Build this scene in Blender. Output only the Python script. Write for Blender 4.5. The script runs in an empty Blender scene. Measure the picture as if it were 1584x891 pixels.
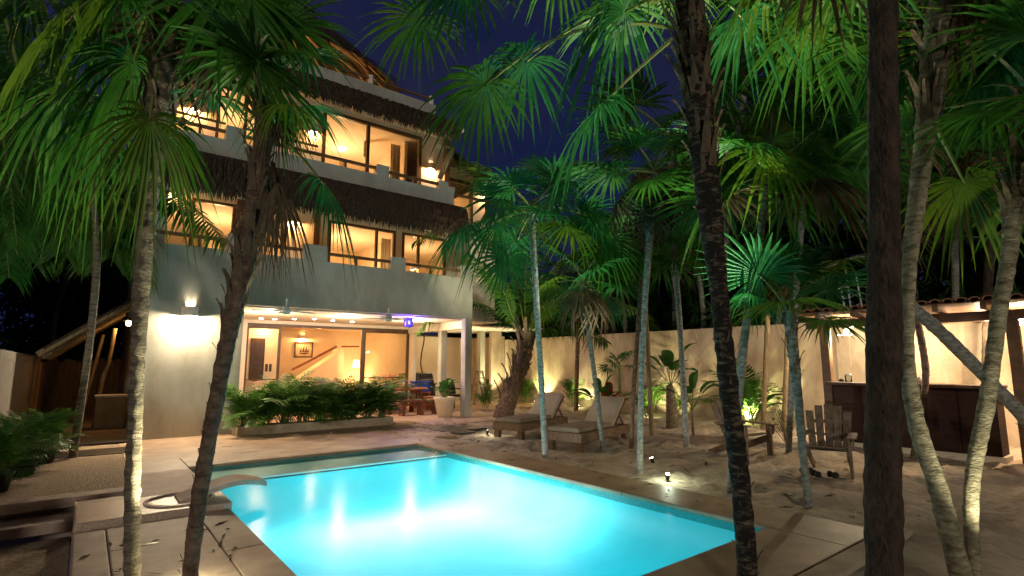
import bpy, bmesh, math, random
from mathutils import Vector, Matrix
R_ = math.radians
rnd = random.Random(7)
scn = bpy.context.scene
COL = scn.collection

# ---------------------------------------------------------------- camera, sky, moonlight, exposure
F, CX, CY, HZ, EYE = 830., 792., 445.5, 563., 1.5      # measured from the photograph's vanishing points (pixels), eye height 1.5 m
PITCH = math.atan((HZ - CY) / F)
def _rc(px, py):
    x = (px - CX) / F; y = (CY - py) / F
    return x, math.cos(PITCH) - y * math.sin(PITCH), math.sin(PITCH) + y * math.cos(PITCH)
_a = _rc(1855., HZ); PHI = math.atan2(_a[0], _a[1])
FW = Vector((math.cos(PHI), math.sin(PHI), 0)); RT = Vector((math.sin(PHI), -math.cos(PHI), 0))
def ray(px, py):
    r, f, u = _rc(px, py); return FW * f + RT * r + Vector((0, 0, u))
EYEV = Vector((0, 0, EYE))
def G(px, py, z=0.):                                   # where a sight line meets the level z
    d = ray(px, py); return EYEV + d * ((z - EYE) / d.z)
def onY(px, py, Y): d = ray(px, py); return EYEV + d * (Y / d.y)
def onX(px, py, X): d = ray(px, py); return EYEV + d * (X / d.x)
def AT(px, py, D):                                     # on the upright plane D metres ahead
    d = ray(px, py); return EYEV + d * (D / d.dot(FW))
def depth(p): return Vector((p[0], p[1], 0)).dot(FW)

cam = bpy.data.cameras.new('camera'); cam.sensor_width = 36; cam.lens = 36 * F / 1584
cam.clip_start = .05; cam.clip_end = 900
camo = bpy.data.objects.new('camera', cam); COL.objects.link(camo)
camo.location = EYEV; camo.rotation_euler = (R_(90) + PITCH, 0, PHI - R_(90)); scn.camera = camo

SUN_EL, SUN_AZ = 13., 205.                              # low moonlight from behind the camera, to its left
W = bpy.data.worlds.new('World'); scn.world = W; W.use_nodes = True
nt = W.node_tree; nt.nodes.clear()
sky = nt.nodes.new('ShaderNodeTexSky'); sky.sky_type = 'NISHITA'; sky.sun_disc = False
sky.sun_elevation = R_(-2.5); sky.sun_rotation = R_(SUN_AZ)
tint = nt.nodes.new('ShaderNodeMix'); tint.data_type = 'RGBA'; tint.blend_type = 'MIX'; tint.inputs[0].default_value = .93
cr_ = nt.nodes.new('ShaderNodeValToRGB'); cr_.color_ramp.elements[0].position = .38; cr_.color_ramp.elements[1].position = .72
cr_.color_ramp.elements[0].color = (.050, .078, .33, 1); cr_.color_ramp.elements[1].color = (.115, .125, .34, 1)      # navy with faint thin cloud
tcw = nt.nodes.new('ShaderNodeTexCoord'); mpw = nt.nodes.new('ShaderNodeMapping'); mpw.inputs['Scale'].default_value = (1, 1, 2.2); nzw = nt.nodes.new('ShaderNodeTexNoise'); nzw.inputs['Scale'].default_value = 2.6; nzw.inputs['Detail'].default_value = 6
nt.links.new(tcw.outputs['Generated'], mpw.inputs[0]); nt.links.new(mpw.outputs[0], nzw.inputs['Vector']); nt.links.new(nzw.outputs[0], cr_.inputs[0]); nt.links.new(cr_.outputs[0], tint.inputs[7])
bg = nt.nodes.new('ShaderNodeBackground'); bg.inputs[1].default_value = .05
out = nt.nodes.new('ShaderNodeOutputWorld')
nt.links.new(sky.outputs[0], tint.inputs[6]); nt.links.new(tint.outputs[2], bg.inputs[0]); nt.links.new(bg.outputs[0], out.inputs[0])
sun = bpy.data.lights.new('moon', 'SUN'); sun.energy = .27; sun.angle = R_(6); sun.color = (1, .93, .78)
suno = bpy.data.objects.new('moon', sun); COL.objects.link(suno)
suno.rotation_euler = (R_(90 - SUN_EL), 0, R_(-32))     # shines from -Y/-X towards the house
vs = scn.view_settings; scn.display_settings.display_device = 'sRGB'
vs.view_transform = 'Standard'; vs.look = 'None'; vs.exposure = 1.5; vs.gamma = 1.; vs.use_curve_mapping = False
scn.render.engine = 'CYCLES'
cy = scn.cycles; cy.use_denoising = True; cy.max_bounces = 8; cy.diffuse_bounces = 4; cy.glossy_bounces = 3; cy.transparent_max_bounces = 16
cy.transmission_bounces = 6; cy.volume_bounces = 0; cy.caustics_reflective = False; cy.caustics_refractive = False; cy.sample_clamp_indirect = 6.; cy.blur_glossy = 1.

# ---------------------------------------------------------------- materials
def mat(name, c1, c2=None, rough=.7, scale=6., bump=0., bscale=None, stretch=(1, 1, 1), metal=0., detail=6., lo=.35, hi=.65, spec=.4, bdist=.02):
    m = bpy.data.materials.new(name); m.use_nodes = True; n = m.node_tree.nodes; l = m.node_tree.links
    p = n['Principled BSDF']; p.inputs['Base Color'].default_value = (*c1, 1); p.inputs['Roughness'].default_value = rough
    p.inputs['Metallic'].default_value = metal; p.inputs['Specular IOR Level'].default_value = spec
    if c2 is not None or bump:
        tc = n.new('ShaderNodeTexCoord'); mp = n.new('ShaderNodeMapping'); mp.inputs['Scale'].default_value = stretch
        l.new(tc.outputs['Object'], mp.inputs[0])
    if c2 is not None:
        t = n.new('ShaderNodeTexNoise'); t.inputs['Scale'].default_value = scale; t.inputs['Detail'].default_value = detail; t.inputs['Roughness'].default_value = .62
        l.new(mp.outputs[0], t.inputs['Vector'])
        r = n.new('ShaderNodeValToRGB'); r.color_ramp.elements[0].position = lo; r.color_ramp.elements[1].position = hi
        r.color_ramp.elements[0].color = (*c1, 1); r.color_ramp.elements[1].color = (*c2, 1)
        l.new(t.outputs[0], r.inputs[0]); l.new(r.outputs[0], p.inputs['Base Color'])
    if bump:
        t2 = n.new('ShaderNodeTexNoise'); t2.inputs['Scale'].default_value = bscale or scale * 4; t2.inputs['Detail'].default_value = 5
        l.new(mp.outputs[0], t2.inputs['Vector'])
        b = n.new('ShaderNodeBump'); b.inputs['Strength'].default_value = bump; b.inputs['Distance'].default_value = bdist
        l.new(t2.outputs[0], b.inputs['Height']); l.new(b.outputs[0], p.inputs['Normal'])
    return m
def weather(m, amt=.35, sx=2.2, sz=.22):
    n = m.node_tree.nodes; l = m.node_tree.links; p = n['Principled BSDF']; src = p.inputs['Base Color'].links[0].from_socket
    tc = n.new('ShaderNodeTexCoord'); mp = n.new('ShaderNodeMapping'); mp.inputs['Scale'].default_value = (sx, sx, sz)
    t = n.new('ShaderNodeTexNoise'); t.inputs['Scale'].default_value = 1.6; t.inputs['Detail'].default_value = 8; t.inputs['Roughness'].default_value = .68
    r = n.new('ShaderNodeValToRGB'); r.color_ramp.elements[0].position = .34; r.color_ramp.elements[1].position = .58
    k = 1 - amt; r.color_ramp.elements[0].color = (k, k * .97, k * .92, 1); r.color_ramp.elements[1].color = (1, 1, 1, 1)
    mx = n.new('ShaderNodeMix'); mx.data_type = 'RGBA'; mx.blend_type = 'MULTIPLY'; mx.inputs[0].default_value = 1.
    l.new(tc.outputs['Object'], mp.inputs[0]); l.new(mp.outputs[0], t.inputs['Vector']); l.new(t.outputs[0], r.inputs[0]); l.new(src, mx.inputs[6]); l.new(r.outputs[0], mx.inputs[7]); l.new(mx.outputs[2], p.inputs['Base Color'])
def leafmat(name, c1, c2, rough=.45, trans=.35, scale=3.):
    m = mat(name, c1, c2, rough, scale, spec=.2); n = m.node_tree.nodes; l = m.node_tree.links
    p = n['Principled BSDF']; src = p.inputs['Base Color'].links[0].from_socket
    t = n.new('ShaderNodeBsdfTranslucent'); mx = n.new('ShaderNodeMixShader'); mx.inputs[0].default_value = trans
    l.new(src, t.inputs[0]); l.new(p.outputs[0], mx.inputs[1]); l.new(t.outputs[0], mx.inputs[2]); l.new(mx.outputs[0], n['Material Output'].inputs[0])
    return m
def emis(name, col, s):
    m = bpy.data.materials.new(name); m.use_nodes = True; n = m.node_tree.nodes; n.clear()
    e = n.new('ShaderNodeEmission'); e.inputs[0].default_value = (*col, 1); e.inputs[1].default_value = s
    o = n.new('ShaderNodeOutputMaterial'); m.node_tree.links.new(e.outputs[0], o.inputs[0]); return m
def thin(name, tint, rough=.02, bump=0., bscale=3., ior=1.45, refl=1.):   # clear sheet: passes light straight through, reflects by Fresnel
    m = bpy.data.materials.new(name); m.use_nodes = True; n = m.node_tree.nodes; l = m.node_tree.links; n.clear()
    t = n.new('ShaderNodeBsdfTransparent'); t.inputs[0].default_value = (*tint, 1)
    g = n.new('ShaderNodeBsdfGlossy'); g.inputs['Roughness'].default_value = rough
    fr = n.new('ShaderNodeFresnel'); fr.inputs[0].default_value = ior
    mx = n.new('ShaderNodeMixShader'); o = n.new('ShaderNodeOutputMaterial')
    mu = n.new('ShaderNodeMath'); mu.operation = 'MULTIPLY'; mu.inputs[1].default_value = refl
    l.new(fr.outputs[0], mu.inputs[0]); l.new(mu.outputs[0], mx.inputs[0]); l.new(t.outputs[0], mx.inputs[1]); l.new(g.outputs[0], mx.inputs[2]); l.new(mx.outputs[0], o.inputs[0])
    if bump:
        tc = n.new('ShaderNodeTexCoord'); tx = n.new('ShaderNodeTexNoise'); tx.inputs['Scale'].default_value = bscale; tx.inputs['Detail'].default_value = 2
        b = n.new('ShaderNodeBump'); b.inputs['Strength'].default_value = bump; b.inputs['Distance'].default_value = .03
        l.new(tc.outputs['Object'], tx.inputs[0]); l.new(tx.outputs[0], b.inputs['Height']); l.new(b.outputs[0], g.inputs['Normal']); l.new(b.outputs[0], fr.inputs['Normal'])
    return m

M = dict(
 sand=mat('sand', (.33, .26, .19), (.54, .44, .335), .95, 1.6, .9, 9., bdist=.05),
 deck=mat('deck_stone', (.36, .235, .15), (.49, .34, .23), .55, 1.3, .18, 60., bdist=.01),
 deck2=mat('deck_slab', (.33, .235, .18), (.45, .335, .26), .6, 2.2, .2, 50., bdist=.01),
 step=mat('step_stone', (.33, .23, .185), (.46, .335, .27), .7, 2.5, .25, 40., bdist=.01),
 mosaic=mat('small_mosaic', (.30, .2, .15), (.48, .36, .29), .4, 40., .3, 60., bdist=.006),
 gravel=mat('gravel', (.20, .14, .09), (.42, .31, .20), .9, 30., .9, 45., bdist=.03),
 soil=mat('soil', (.05, .035, .025), (.10, .07, .05), .95, 8., .8, 30.),
 stucco=mat('stucco', (.40, .385, .315), (.48, .465, .395), .85, .8, .35, 55., lo=.3, hi=.7, bdist=.012),
 stucco2=mat('garden_stucco', (.45, .345, .235), (.62, .50, .36), .9, .9, .4, 38., lo=.3, hi=.72, bdist=.014),
 white=mat('white_paint', (.74, .70, .64), (.80, .77, .71), .6, 1.5, .1, 60.),
 cream=mat('cream_plaster', (.70, .60, .46), (.76, .67, .53), .7, 1.2, .1, 40.),
 roomw=mat('room_plaster', (.60, .48, .33), (.66, .54, .38), .8, 1.2),
 tilefl=mat('floor_tile', (.45, .36, .27), (.52, .43, .33), .35, 1.6),
 wood=mat('dark_wood', (.055, .028, .014), (.12, .062, .03), .5, 3., .2, 30., stretch=(1, 1, 6)),
 rail=mat('rail_wood', (.10, .05, .022), (.2, .10, .045), .5, 4., .2, 20.),
 door=mat('door_wood', (.035, .02, .012), (.075, .042, .024), .4, 3., .2, 25., stretch=(6, 6, .6)),
 teak=mat('weathered_teak', (.10, .06, .032), (.235, .15, .085), .65, 4., .35, 26., stretch=(1, 6, 6)),
 redwood=mat('red_wood', (.16, .05, .022), (.29, .10, .045), .38, 3., .2, 24., stretch=(1, 7, 7)),
 grey=mat('grey_wood', (.085, .055, .034), (.20, .135, .085), .8, 4., .5, 22., stretch=(6, 6, .8)),
 pole=mat('pole_wood', (.16, .11, .055), (.32, .23, .12), .75, 6., .4, 25., stretch=(4, 4, .6)),
 frame=mat('window_frame', (.07, .038, .018), (.12, .065, .03), .4, 3.),
 thatch=mat('thatch', (.018, .011, .006), (.105, .058, .03), .95, 14., .6, 40., stretch=(3, 3, .5)),
 thatchb=mat('thatch_backing', (.018, .012, .008), (.055, .035, .02), 1., 9., .8, 30.),
 cushion=mat('tan_canvas', (.22, .175, .12), (.28, .225, .155), .9, 3., .3, 160., bdist=.004),
 pale=mat('pale_canvas', (.38, .31, .225), (.45, .375, .28), .9, 3., .3, 160., bdist=.004),
 sofa=mat('sofa_cloth', (.55, .45, .36), (.66, .56, .47), .95, 4., .3, 120.),
 pot=mat('cream_pot', (.60, .50, .34), (.70, .60, .44), .6, 4., .15, 40.),
 planter=mat('planter_stone', (.33, .26, .18), (.47, .38, .27), .8, 4., .4, 30.),
 black=mat('black_enamel', (.012, .012, .013), (.03, .03, .03), .35, 6.),
 dark=mat('dark_metal', (.03, .028, .026), None, .4, metal=.6),
 steel=mat('steel', (.35, .36, .37), None, .32, metal=.9),
 alu=mat('aluminium', (.42, .42, .43), (.5, .5, .5), .38, 8., metal=.85),
 blue=mat('blue_plastic', (.01, .03, .30), (.015, .05, .42), .4, 4.),
 ceram=mat('ceramic_shade', (.62, .52, .42), (.72, .62, .52), .6, 9., .2, 60.),
 barfront=mat('bar_panel', (.028, .010, .006), (.055, .020, .012), .8, 5., .2, 20., stretch=(1, 1, 6)),
 rooftile=mat('clay_tile', (.20, .085, .045), (.36, .17, .09), .8, 7., .4, 40.),
 poolw=mat('pool_plaster', (.075, .62, .66), (.095, .66, .70), .6, 3.),
 pooltile=mat('pool_tile', (.03, .25, .25), (.06, .34, .33), .25, 30., .15, 40.),
 glass=thin('window_glass', (.93, .93, .9), .01),
 jar=thin('jar_glass', (.8, .86, .84), .05),
 water=thin('pool_water', (.86, .98, 1.), .18, .04, 2.2, 1.33, .22),
 fan=leafmat('fan_leaf', (.020, .105, .012), (.070, .205, .020)),
 fan2=leafmat('fan_leaf_yellow', (.06, .15, .010), (.16, .24, .018)),
 fan3=leafmat('fan_leaf_blue', (.012, .11, .028), (.038, .20, .045)),
 pinn=leafmat('feather_leaf', (.028, .10, .012), (.085, .20, .025)),
 broad=leafmat('broad_leaf', (.03, .10, .018), (.07, .18, .035), .35),
 redleaf=leafmat('red_leaf', (.13, .012, .016), (.25, .03, .035), .4),
 dead=leafmat('dead_leaf', (.07, .045, .025), (.17, .115, .065), .9, .15),
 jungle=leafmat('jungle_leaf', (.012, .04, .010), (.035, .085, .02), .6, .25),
 pink=leafmat('pink_petal', (.55, .10, .13), (.75, .22, .25), .6),
 petiole=mat('petiole', (.10, .15, .03), (.17, .20, .05), .5, 5.),
 boot=mat('leaf_base', (.075, .05, .028), (.20, .14, .085), .9, 9., .6, 40.),
 bark_ring=mat('ringed_bark', (.085, .062, .04), (.30, .235, .16), .9, 9., .8, 30., stretch=(1, 1, 4), bdist=.03),
 bark_brown=mat('brown_bark', (.085, .05, .032), (.27, .175, .115), .95, 11., 1., 32., stretch=(1, 1, 1.6), bdist=.035),
 bark_dark=mat('dark_peeling_bark', (.022, .017, .012), (.26, .20, .125), .95, 11., 1., 26., stretch=(1, 1, 3.2), lo=.50, hi=.70, bdist=.04),
 bark_black=mat('black_bark', (.028, .02, .013), (.10, .066, .042), .95, 9., 1., 30., stretch=(1.6, 1.6, .8), bdist=.03),
 bark_pale=mat('pale_bark', (.075, .062, .034), (.30, .26, .17), .9, 12., .7, 36., stretch=(1, 1, 2.5), bdist=.02),
 bark_grey=mat('grey_bark', (.11, .11, .09), (.33, .34, .29), .85, 14., .6, 40., stretch=(1, 1, 2.), bdist=.015),
 picture=mat('picture_print', (.30, .22, .14), (.55, .42, .28), .6, 5.),
 sail=mat('picture_sail', (.05, .035, .025), None, .7),
 hull=mat('switch_plate', (.05, .04, .03), None, .5),
 lampw=emis('lamp_white', (1, .86, .66), 26.), lampo=emis('lamp_warm', (1, .60, .25), 14.), lampc=emis('lamp_cool', (.8, 1, .95), 25.),
 lampb=emis('lamp_blue', (.03, .012, 1.), 2.2), lampbw=emis('lamp_blue_core', (.16, .20, 1.), 2.), lampy=emis('lamp_yellow', (1, .93, .55), 22.), lampp=emis('lamp_pool', (.85, 1, 1.), 16.),
)

for k_, a_ in (('stucco', .26), ('stucco2', .40), ('white', .12)): weather(M[k_], a_, .9, .35)
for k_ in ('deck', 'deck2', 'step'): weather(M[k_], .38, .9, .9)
M['ledge'] = mat('ledge_mosaic', (.07, .40, .36), (.14, .47, .41), .35, 30., .2, 60.)
# ---------------------------------------------------------------- helpers
class MB:
    def __init__(s): s.v = []; s.f = []; s.m = []
    def quad(s, a, b, c, d, m=0):
        i = len(s.v); s.v += [a, b, c, d]; s.f.append((i, i + 1, i + 2, i + 3)); s.m.append(m)
    def tri(s, a, b, c, m=0):
        i = len(s.v); s.v += [a, b, c]; s.f.append((i, i + 1, i + 2)); s.m.append(m)
    def hexa(s, p, m=0):                                # 8 corners: bottom 4 ccw, top 4
        i = len(s.v); s.v += p
        for q in ((3, 2, 1, 0), (4, 5, 6, 7), (0, 1, 5, 4), (1, 2, 6, 5), (2, 3, 7, 6), (3, 0, 4, 7)):
            s.f.append(tuple(i + k for k in q)); s.m.append(m)
    def box(s, x0, y0, z0, x1, y1, z1, m=0):
        s.hexa([(x0, y0, z0), (x1, y0, z0), (x1, y1, z0), (x0, y1, z0), (x0, y0, z1), (x1, y0, z1), (x1, y1, z1), (x0, y1, z1)], m); return s
    def beam(s, a, b, w, h, m=0, up=(0, 0, 1)):         # bar from a to b
        a = Vector(a); b = Vector(b); d = (b - a).normalized(); u = Vector(up)
        sd = d.cross(u)
        if sd.length < 1e-4: sd = d.cross(Vector((0, 1, 0)))
        sd.normalize(); u = sd.cross(d)
        sd = sd * w / 2; u = u * h / 2
        s.hexa([tuple(q) for q in (a - sd - u, b - sd - u, b + sd - u, a + sd - u, a - sd + u, b - sd + u, b + sd + u, a + sd + u)], m); return s
    def tube(s, pts, rad, n=8, m=0, cap=True, jit=0., rng=None):
        pts = [Vector(p) for p in pts]; base = len(s.v); ref = Vector((.31, .95, .05))
        for k, p in enumerate(pts):
            d = (pts[min(k + 1, len(pts) - 1)] - pts[max(k - 1, 0)]).normalized()
            a = d.cross(ref)
            if a.length < .1: a = d.cross(Vector((1, 0, 0)))
            a.normalize(); b = d.cross(a); r = rad[k] if isinstance(rad, (list, tuple)) else rad
            for j in range(n):
                t = 2 * math.pi * j / n; rr = r * (1 + (rng.uniform(-jit, jit) if jit else 0))
                s.v.append(tuple(p + a * (math.cos(t) * rr) + b * (math.sin(t) * rr)))
        for k in range(len(pts) - 1):
            for j in range(n):
                j2 = (j + 1) % n
                s.f.append((base + k * n + j, base + k * n + j2, base + (k + 1) * n + j2, base + (k + 1) * n + j)); s.m.append(m)
        if cap:
            s.f.append(tuple(base + j for j in reversed(range(n)))); s.m.append(m)
            s.f.append(tuple(base + (len(pts) - 1) * n + j for j in range(n))); s.m.append(m)
        return s
    def lathe(s, prof, c=(0, 0, 0), n=16, m=0, a0=0., a1=2 * math.pi):
        base = len(s.v); full = abs(a1 - a0 - 2 * math.pi) < 1e-6; k = n if full else n + 1
        for r, z in prof:
            for j in range(k):
                t = a0 + (a1 - a0) * j / n; s.v.append((c[0] + r * math.cos(t), c[1] + r * math.sin(t), c[2] + z))
        for i in range(len(prof) - 1):
            for j in range(n):
                j2 = (j + 1) % k
                s.f.append((base + i * k + j, base + i * k + j2, base + (i + 1) * k + j2, base + (i + 1) * k + j)); s.m.append(m)
        return s
    def mesh(s, name, mats, off=(0, 0, 0), smooth=False):
        me = bpy.data.meshes.new(name); ox, oy, oz = off
        me.from_pydata([(v[0] - ox, v[1] - oy, v[2] - oz) for v in s.v], [], s.f)
        mats = mats if isinstance(mats, (list, tuple)) else [mats]
        for q in mats: me.materials.append(M[q] if isinstance(q, str) else q)
        if len(mats) > 1: me.polygons.foreach_set('material_index', s.m)
        if smooth: me.polygons.foreach_set('use_smooth', [True] * len(me.polygons))
        me.update(); return me
def tag(o, label=None, cat=None, group=None, kind=None):
    for k, v in (('label', label), ('category', cat), ('group', group), ('kind', kind)):
        if v: o[k] = v
    return o
def obj(name, me, parent=None, loc=(0, 0, 0), bevel=0.):
    o = bpy.data.objects.new(name, me); COL.objects.link(o); o.location = loc
    if parent is not None: o.parent = parent
    if bevel:
        b = o.modifiers.new('bevel', 'BEVEL'); b.width = bevel; b.segments = 2; b.limit_method = 'ANGLE'; b.angle_limit = R_(40)
    return o
def rootloc(p):
    while p.parent is not None: p = p.parent
    return p.location
def part(name, mb, mats, parent, bevel=0., smooth=False, kind=None, label=None):
    return tag(obj(name, mb.mesh(name, mats, rootloc(parent), smooth), parent, bevel=bevel), label, None, None, kind)
def thing(name, loc, label, cat, group=None, rz=0., kind=None):
    o = bpy.data.objects.new(name, None); COL.objects.link(o); o.location = loc; o.rotation_euler.z = rz; o.empty_display_size = .1
    return tag(o, label, cat, group, kind)
def solo(name, mb, mats, label, cat, group=None, smooth=False, bevel=0., loc=(0, 0, 0), kind=None):
    return tag(obj(name, mb.mesh(name, mats, loc, smooth), None, loc, bevel), label, cat, group, kind)
def struct(name, mb, mats, smooth=False, bevel=0.):
    return tag(obj(name, mb.mesh(name, mats, (0, 0, 0), smooth), bevel=bevel), kind='structure')
def copy_tree(o, parent=None):
    c = o.copy(); COL.objects.link(c); c.parent = parent
    for ch in o.children: copy_tree(ch, c)
    return c
def lamp(kind, loc, watts, col, parent=None, size=.04, target=None, angle=90., blend=.5):
    L = bpy.data.lights.new('lamp_light', kind); L.energy = watts; L.color = col
    if kind != 'AREA': L.shadow_soft_size = size
    o = bpy.data.objects.new('lamp_light', L); COL.objects.link(o)
    o.location = Vector(loc) - (rootloc(parent) if parent is not None else Vector((0, 0, 0)))
    if parent is not None: o.parent = parent
    if kind == 'AREA': L.shape = 'RECTANGLE'; L.size, L.size_y = size
    if kind == 'SPOT':
        L.spot_size = R_(angle); L.spot_blend = blend
        o.rotation_euler = (Vector(target) - Vector(loc)).to_track_quat('-Z', 'Y').to_euler()
    return o
def smooth_path(pts, rad, step=.08):
    out, ro = [], []; n = len(pts)
    for i in range(n - 1):
        p0, p1, p2, p3 = pts[max(i - 1, 0)], pts[i], pts[i + 1], pts[min(i + 2, n - 1)]
        k = max(2, int((p2 - p1).length / step))
        for j in range(k):
            t = j / k
            out.append(.5 * ((2 * p1) + (p2 - p0) * t + (2 * p0 - 5 * p1 + 4 * p2 - p3) * t * t + (3 * p1 - p0 - 3 * p2 + p3) * t ** 3))
            ro.append(rad[i] * (1 - t) + rad[i + 1] * t)
    out.append(pts[-1]); ro.append(rad[-1]); return out, ro
WARM = (1, .60, .27); ORANGE = (1, .51, .18); SOFT = (1, .78, .52)

# ---------------------------------------------------------------- ground, paving, pool
PX0, PX1, PY0, PY1, WZ = 1.30, 5.15, 2.62, 9.42, -.035
def vnoise(x, y, s):
    def h(i, j):
        k = math.sin(i * 127.1 + j * 311.7 + s * 74.7) * 43758.5453; return k - math.floor(k)
    i, j = math.floor(x), math.floor(y); u, w = x - i, y - j; u = u * u * (3 - 2 * u); w = w * w * (3 - 2 * w)
    return (h(i, j) * (1 - u) + h(i + 1, j) * u) * (1 - w) + (h(i, j + 1) * (1 - u) + h(i + 1, j + 1) * u) * w
b = MB(); e = 320; z = -.36                              # far ground, open where the garden is
for q in ((-e, -e, e, -4), (-e, 24, e, e), (-e, -4, -2.2, 24), (16, -4, e, 24)):
    b.quad((q[0], q[1], z), (q[2], q[1], z), (q[2], q[3], z), (q[0], q[3], z))
struct('ground', b, 'soil')
b = MB(); X0, X1, Y0, Y1, st = 5.80, 16.2, -4.1, 15.2, .085; nx, ny = int((X1 - X0) / st), int((Y1 - Y0) / st)
for j in range(ny + 1):
    for i in range(nx + 1):
        x, y = X0 + i * st, Y0 + j * st; ed = min(1, (x - X0) / .35)
        zz = -.03 + ed * (0.11 * (vnoise(x * 1.3, y * 1.3, 1) - .5) + .07 * (vnoise(x * 3.7, y * 3.7, 2) - .5) + .07 * (vnoise(x * 9, y * 9, 3) - .5))
        b.v.append((x, y, zz))
for j in range(ny):
    for i in range(nx):
        k = j * (nx + 1) + i; b.f.append((k, k + 1, k + nx + 2, k + nx + 1)); b.m.append(0)
b.quad((1.2, -4.1, -.03), (5.80, -4.1, -.03), (5.80, 1.78, -.03), (1.2, 1.78, -.03))
struct('sand', b, 'sand', smooth=True)
b = MB(); b.box(-2.3, 8.2, -.5, .628, 24.2, -.005); b.box(.6285, 13.3, -.5, .93, 24.2, -.006); gv = struct('gravel_path', b, 'gravel')
b = MB(); b.box(-2.3, -4.2, -.5, .04, 7.66, -.32); b.box(.0401, -4.2, -.5, 1.2, 1.9, -.325); struct('lower_ground', b, 'gravel')
b = MB(); b.box(-2.3, 7.90, -.5, .6, 8.195, -.16); st = struct('garden_steps', b, 'step')
def slab(parent, x0, y0, x1, y1, z0, z1, m, bev=.012):
    bb = MB(); bb.box(x0, y0, z0, x1, y1, z1); return part('paving_slab', bb, m, parent, bev)
slab(st, -2.2, 8.05, -.78, 8.33, -.1, .012, 'step'); slab(st, -.775, 8.05, .6, 8.33, -.1, .010, 'step')
slab(st, -2.2, 7.62, -.9, 8.03, -.26, -.150, 'step'); slab(st, -.895, 7.62, .58, 8.03, -.26, -.152, 'step')
b = MB(); b.box(-.05, 11.5, -.1, .8, 12.3, .006); part('stone_panel', b, 'dark', gv)
b = MB(); b.box(-.9, 11.5, -.1, -.07, 12.3, .004); part('stone_panel', b, 'dark', gv)
b = MB(); b.box(-.4, 12.9, -.1, .85, 13.3, .03); part('stone_panel', b, 'dark', gv)
# deck round the pool: base plus the slabs whose joints show
b = MB(); D = -.03
b.box(.05, 1.95, -.5, PX0 - .03, PY1, D); b.box(PX1 + .03, 1.95, -.5, 5.80, 11.9, D); b.box(PX0 - .028, 1.95, -.5, PX1 + .028, PY0 - .03, D - .001)
b.box(.63, PY1 + .03, -.5, 5.14, 13.3, D - .002); b.box(5.801, 10.9, -.5, 9.7, 19.6, D - .003); b.box(.9, 13.302, -.5, 5.8, 22, D - .004); b.box(9.702, 14.7, -.5, 13.9, 19.6, D - .005)
dk = struct('pool_deck', b, 'deck')
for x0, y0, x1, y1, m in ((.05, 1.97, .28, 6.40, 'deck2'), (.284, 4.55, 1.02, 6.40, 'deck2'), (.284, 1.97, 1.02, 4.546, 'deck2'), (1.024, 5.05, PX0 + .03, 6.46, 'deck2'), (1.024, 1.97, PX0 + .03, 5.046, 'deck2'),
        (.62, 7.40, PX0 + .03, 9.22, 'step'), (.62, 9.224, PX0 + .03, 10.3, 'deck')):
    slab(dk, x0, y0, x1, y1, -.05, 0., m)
xs = [PX0 + .034, 3.3, PX1 - .02, 5.80]
for a, c in zip(xs, xs[1:]): slab(dk, a, PY1 - .03, c - .004, 10.3, -.05, rnd.uniform(-.001, .001), 'deck')
for x0, x1 in ((.63, 3.0), (3.004, 5.80)): slab(dk, x0, 10.304, x1, 13.19, -.05, .0005, 'deck')
for y0, y1 in ((1.97, 4.4), (4.404, 6.9), (6.904, 9.386)): slab(dk, PX1 - .03, y0, 5.82, y1, -.05, rnd.uniform(-.001, .001), 'deck')
for x0, x1 in ((PX0 + .034, 3.2), (3.204, PX1 - .034)): slab(dk, x0, 1.97, x1, PY0 + .03, -.05, 0., 'deck')
slab(dk, 5.804, 10.0, 6.4, 11.9, -.05, .001, 'deck')
for x0, x1 in ((5.804, 7.7), (7.704, 9.7)): slab(dk, x0, 11.95, x1, 14.6, -.05, 0., 'deck')
for x0, x1 in ((5.804, 7.7), (7.704, 9.7), (9.704, 11.8), (11.804, 13.8)): slab(dk, x0, 14.75 if x0 > 9 else 14.604, x1, 19.5, -.05, .002, 'deck')
slab(dk, 2.74, 13.46, 5.80, 17.1, -.05, .003, 'deck')
b = MB(); b.box(PX0, 1.76, -.2, 6.0, 1.945, .012); part('kerb', b, 'planter', dk, .02)
b = MB(); b.box(6.44, 10.62, -.06, 7.62, 11.62, .004); b.box(6.5, 10.2, -.06, 7.0, 10.616, .0035)
part('rubber_mat', b, 'black', dk)
for x, y in ((.78, 11.6), (2.1, 11.2), (3.9, 10.9)):
    b = MB(); b.box(x, y, -.02, x + .17, y + .03, .0042); part('drain_slot', b, 'black', dk)
b = MB(); b.box(.30, 5.62, -.02, .62, 5.645, .0042); part('drain_slot', b, 'black', dk)
# basin
b = MB(); zb = -.58; lz = -.09; LY = 8.42                # plastered basin: tile band, walls that curve into the floor, shallow far ledge
PR = [(0., 0.), (0., -.13), (.0, -.16), (.012, -.25), (.05, -.35), (.12, -.44), (.24, -.52), (.42, -.57), (.65, zb)]
def ring(o, zz): return [(PX0 + o, PY0 + o, zz), (PX1 - o, PY0 + o, zz), (PX1 - o, LY - o, zz), (PX0 + o, LY - o, zz)]
NS = 8
for (o0, z0), (o1, z1) in zip(PR, PR[1:]):
    r0, r1 = ring(o0, z0), ring(o1, z1)
    for k in range(4):
        if k == 2 and z0 > lz + .03: continue
        a_, b_, c_, d_ = r0[k], r0[(k + 1) % 4], r1[(k + 1) % 4], r1[k]
        b.quad(a_, b_, c_, d_, 1 if z0 > -.12 and k != 2 else 0)
b.quad(*ring(PR[-1][0], zb), 0)
b.quad((PX0, LY, lz), (PX1, LY, lz), (PX1, PY1, lz), (PX0, PY1, lz), 2)
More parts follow.
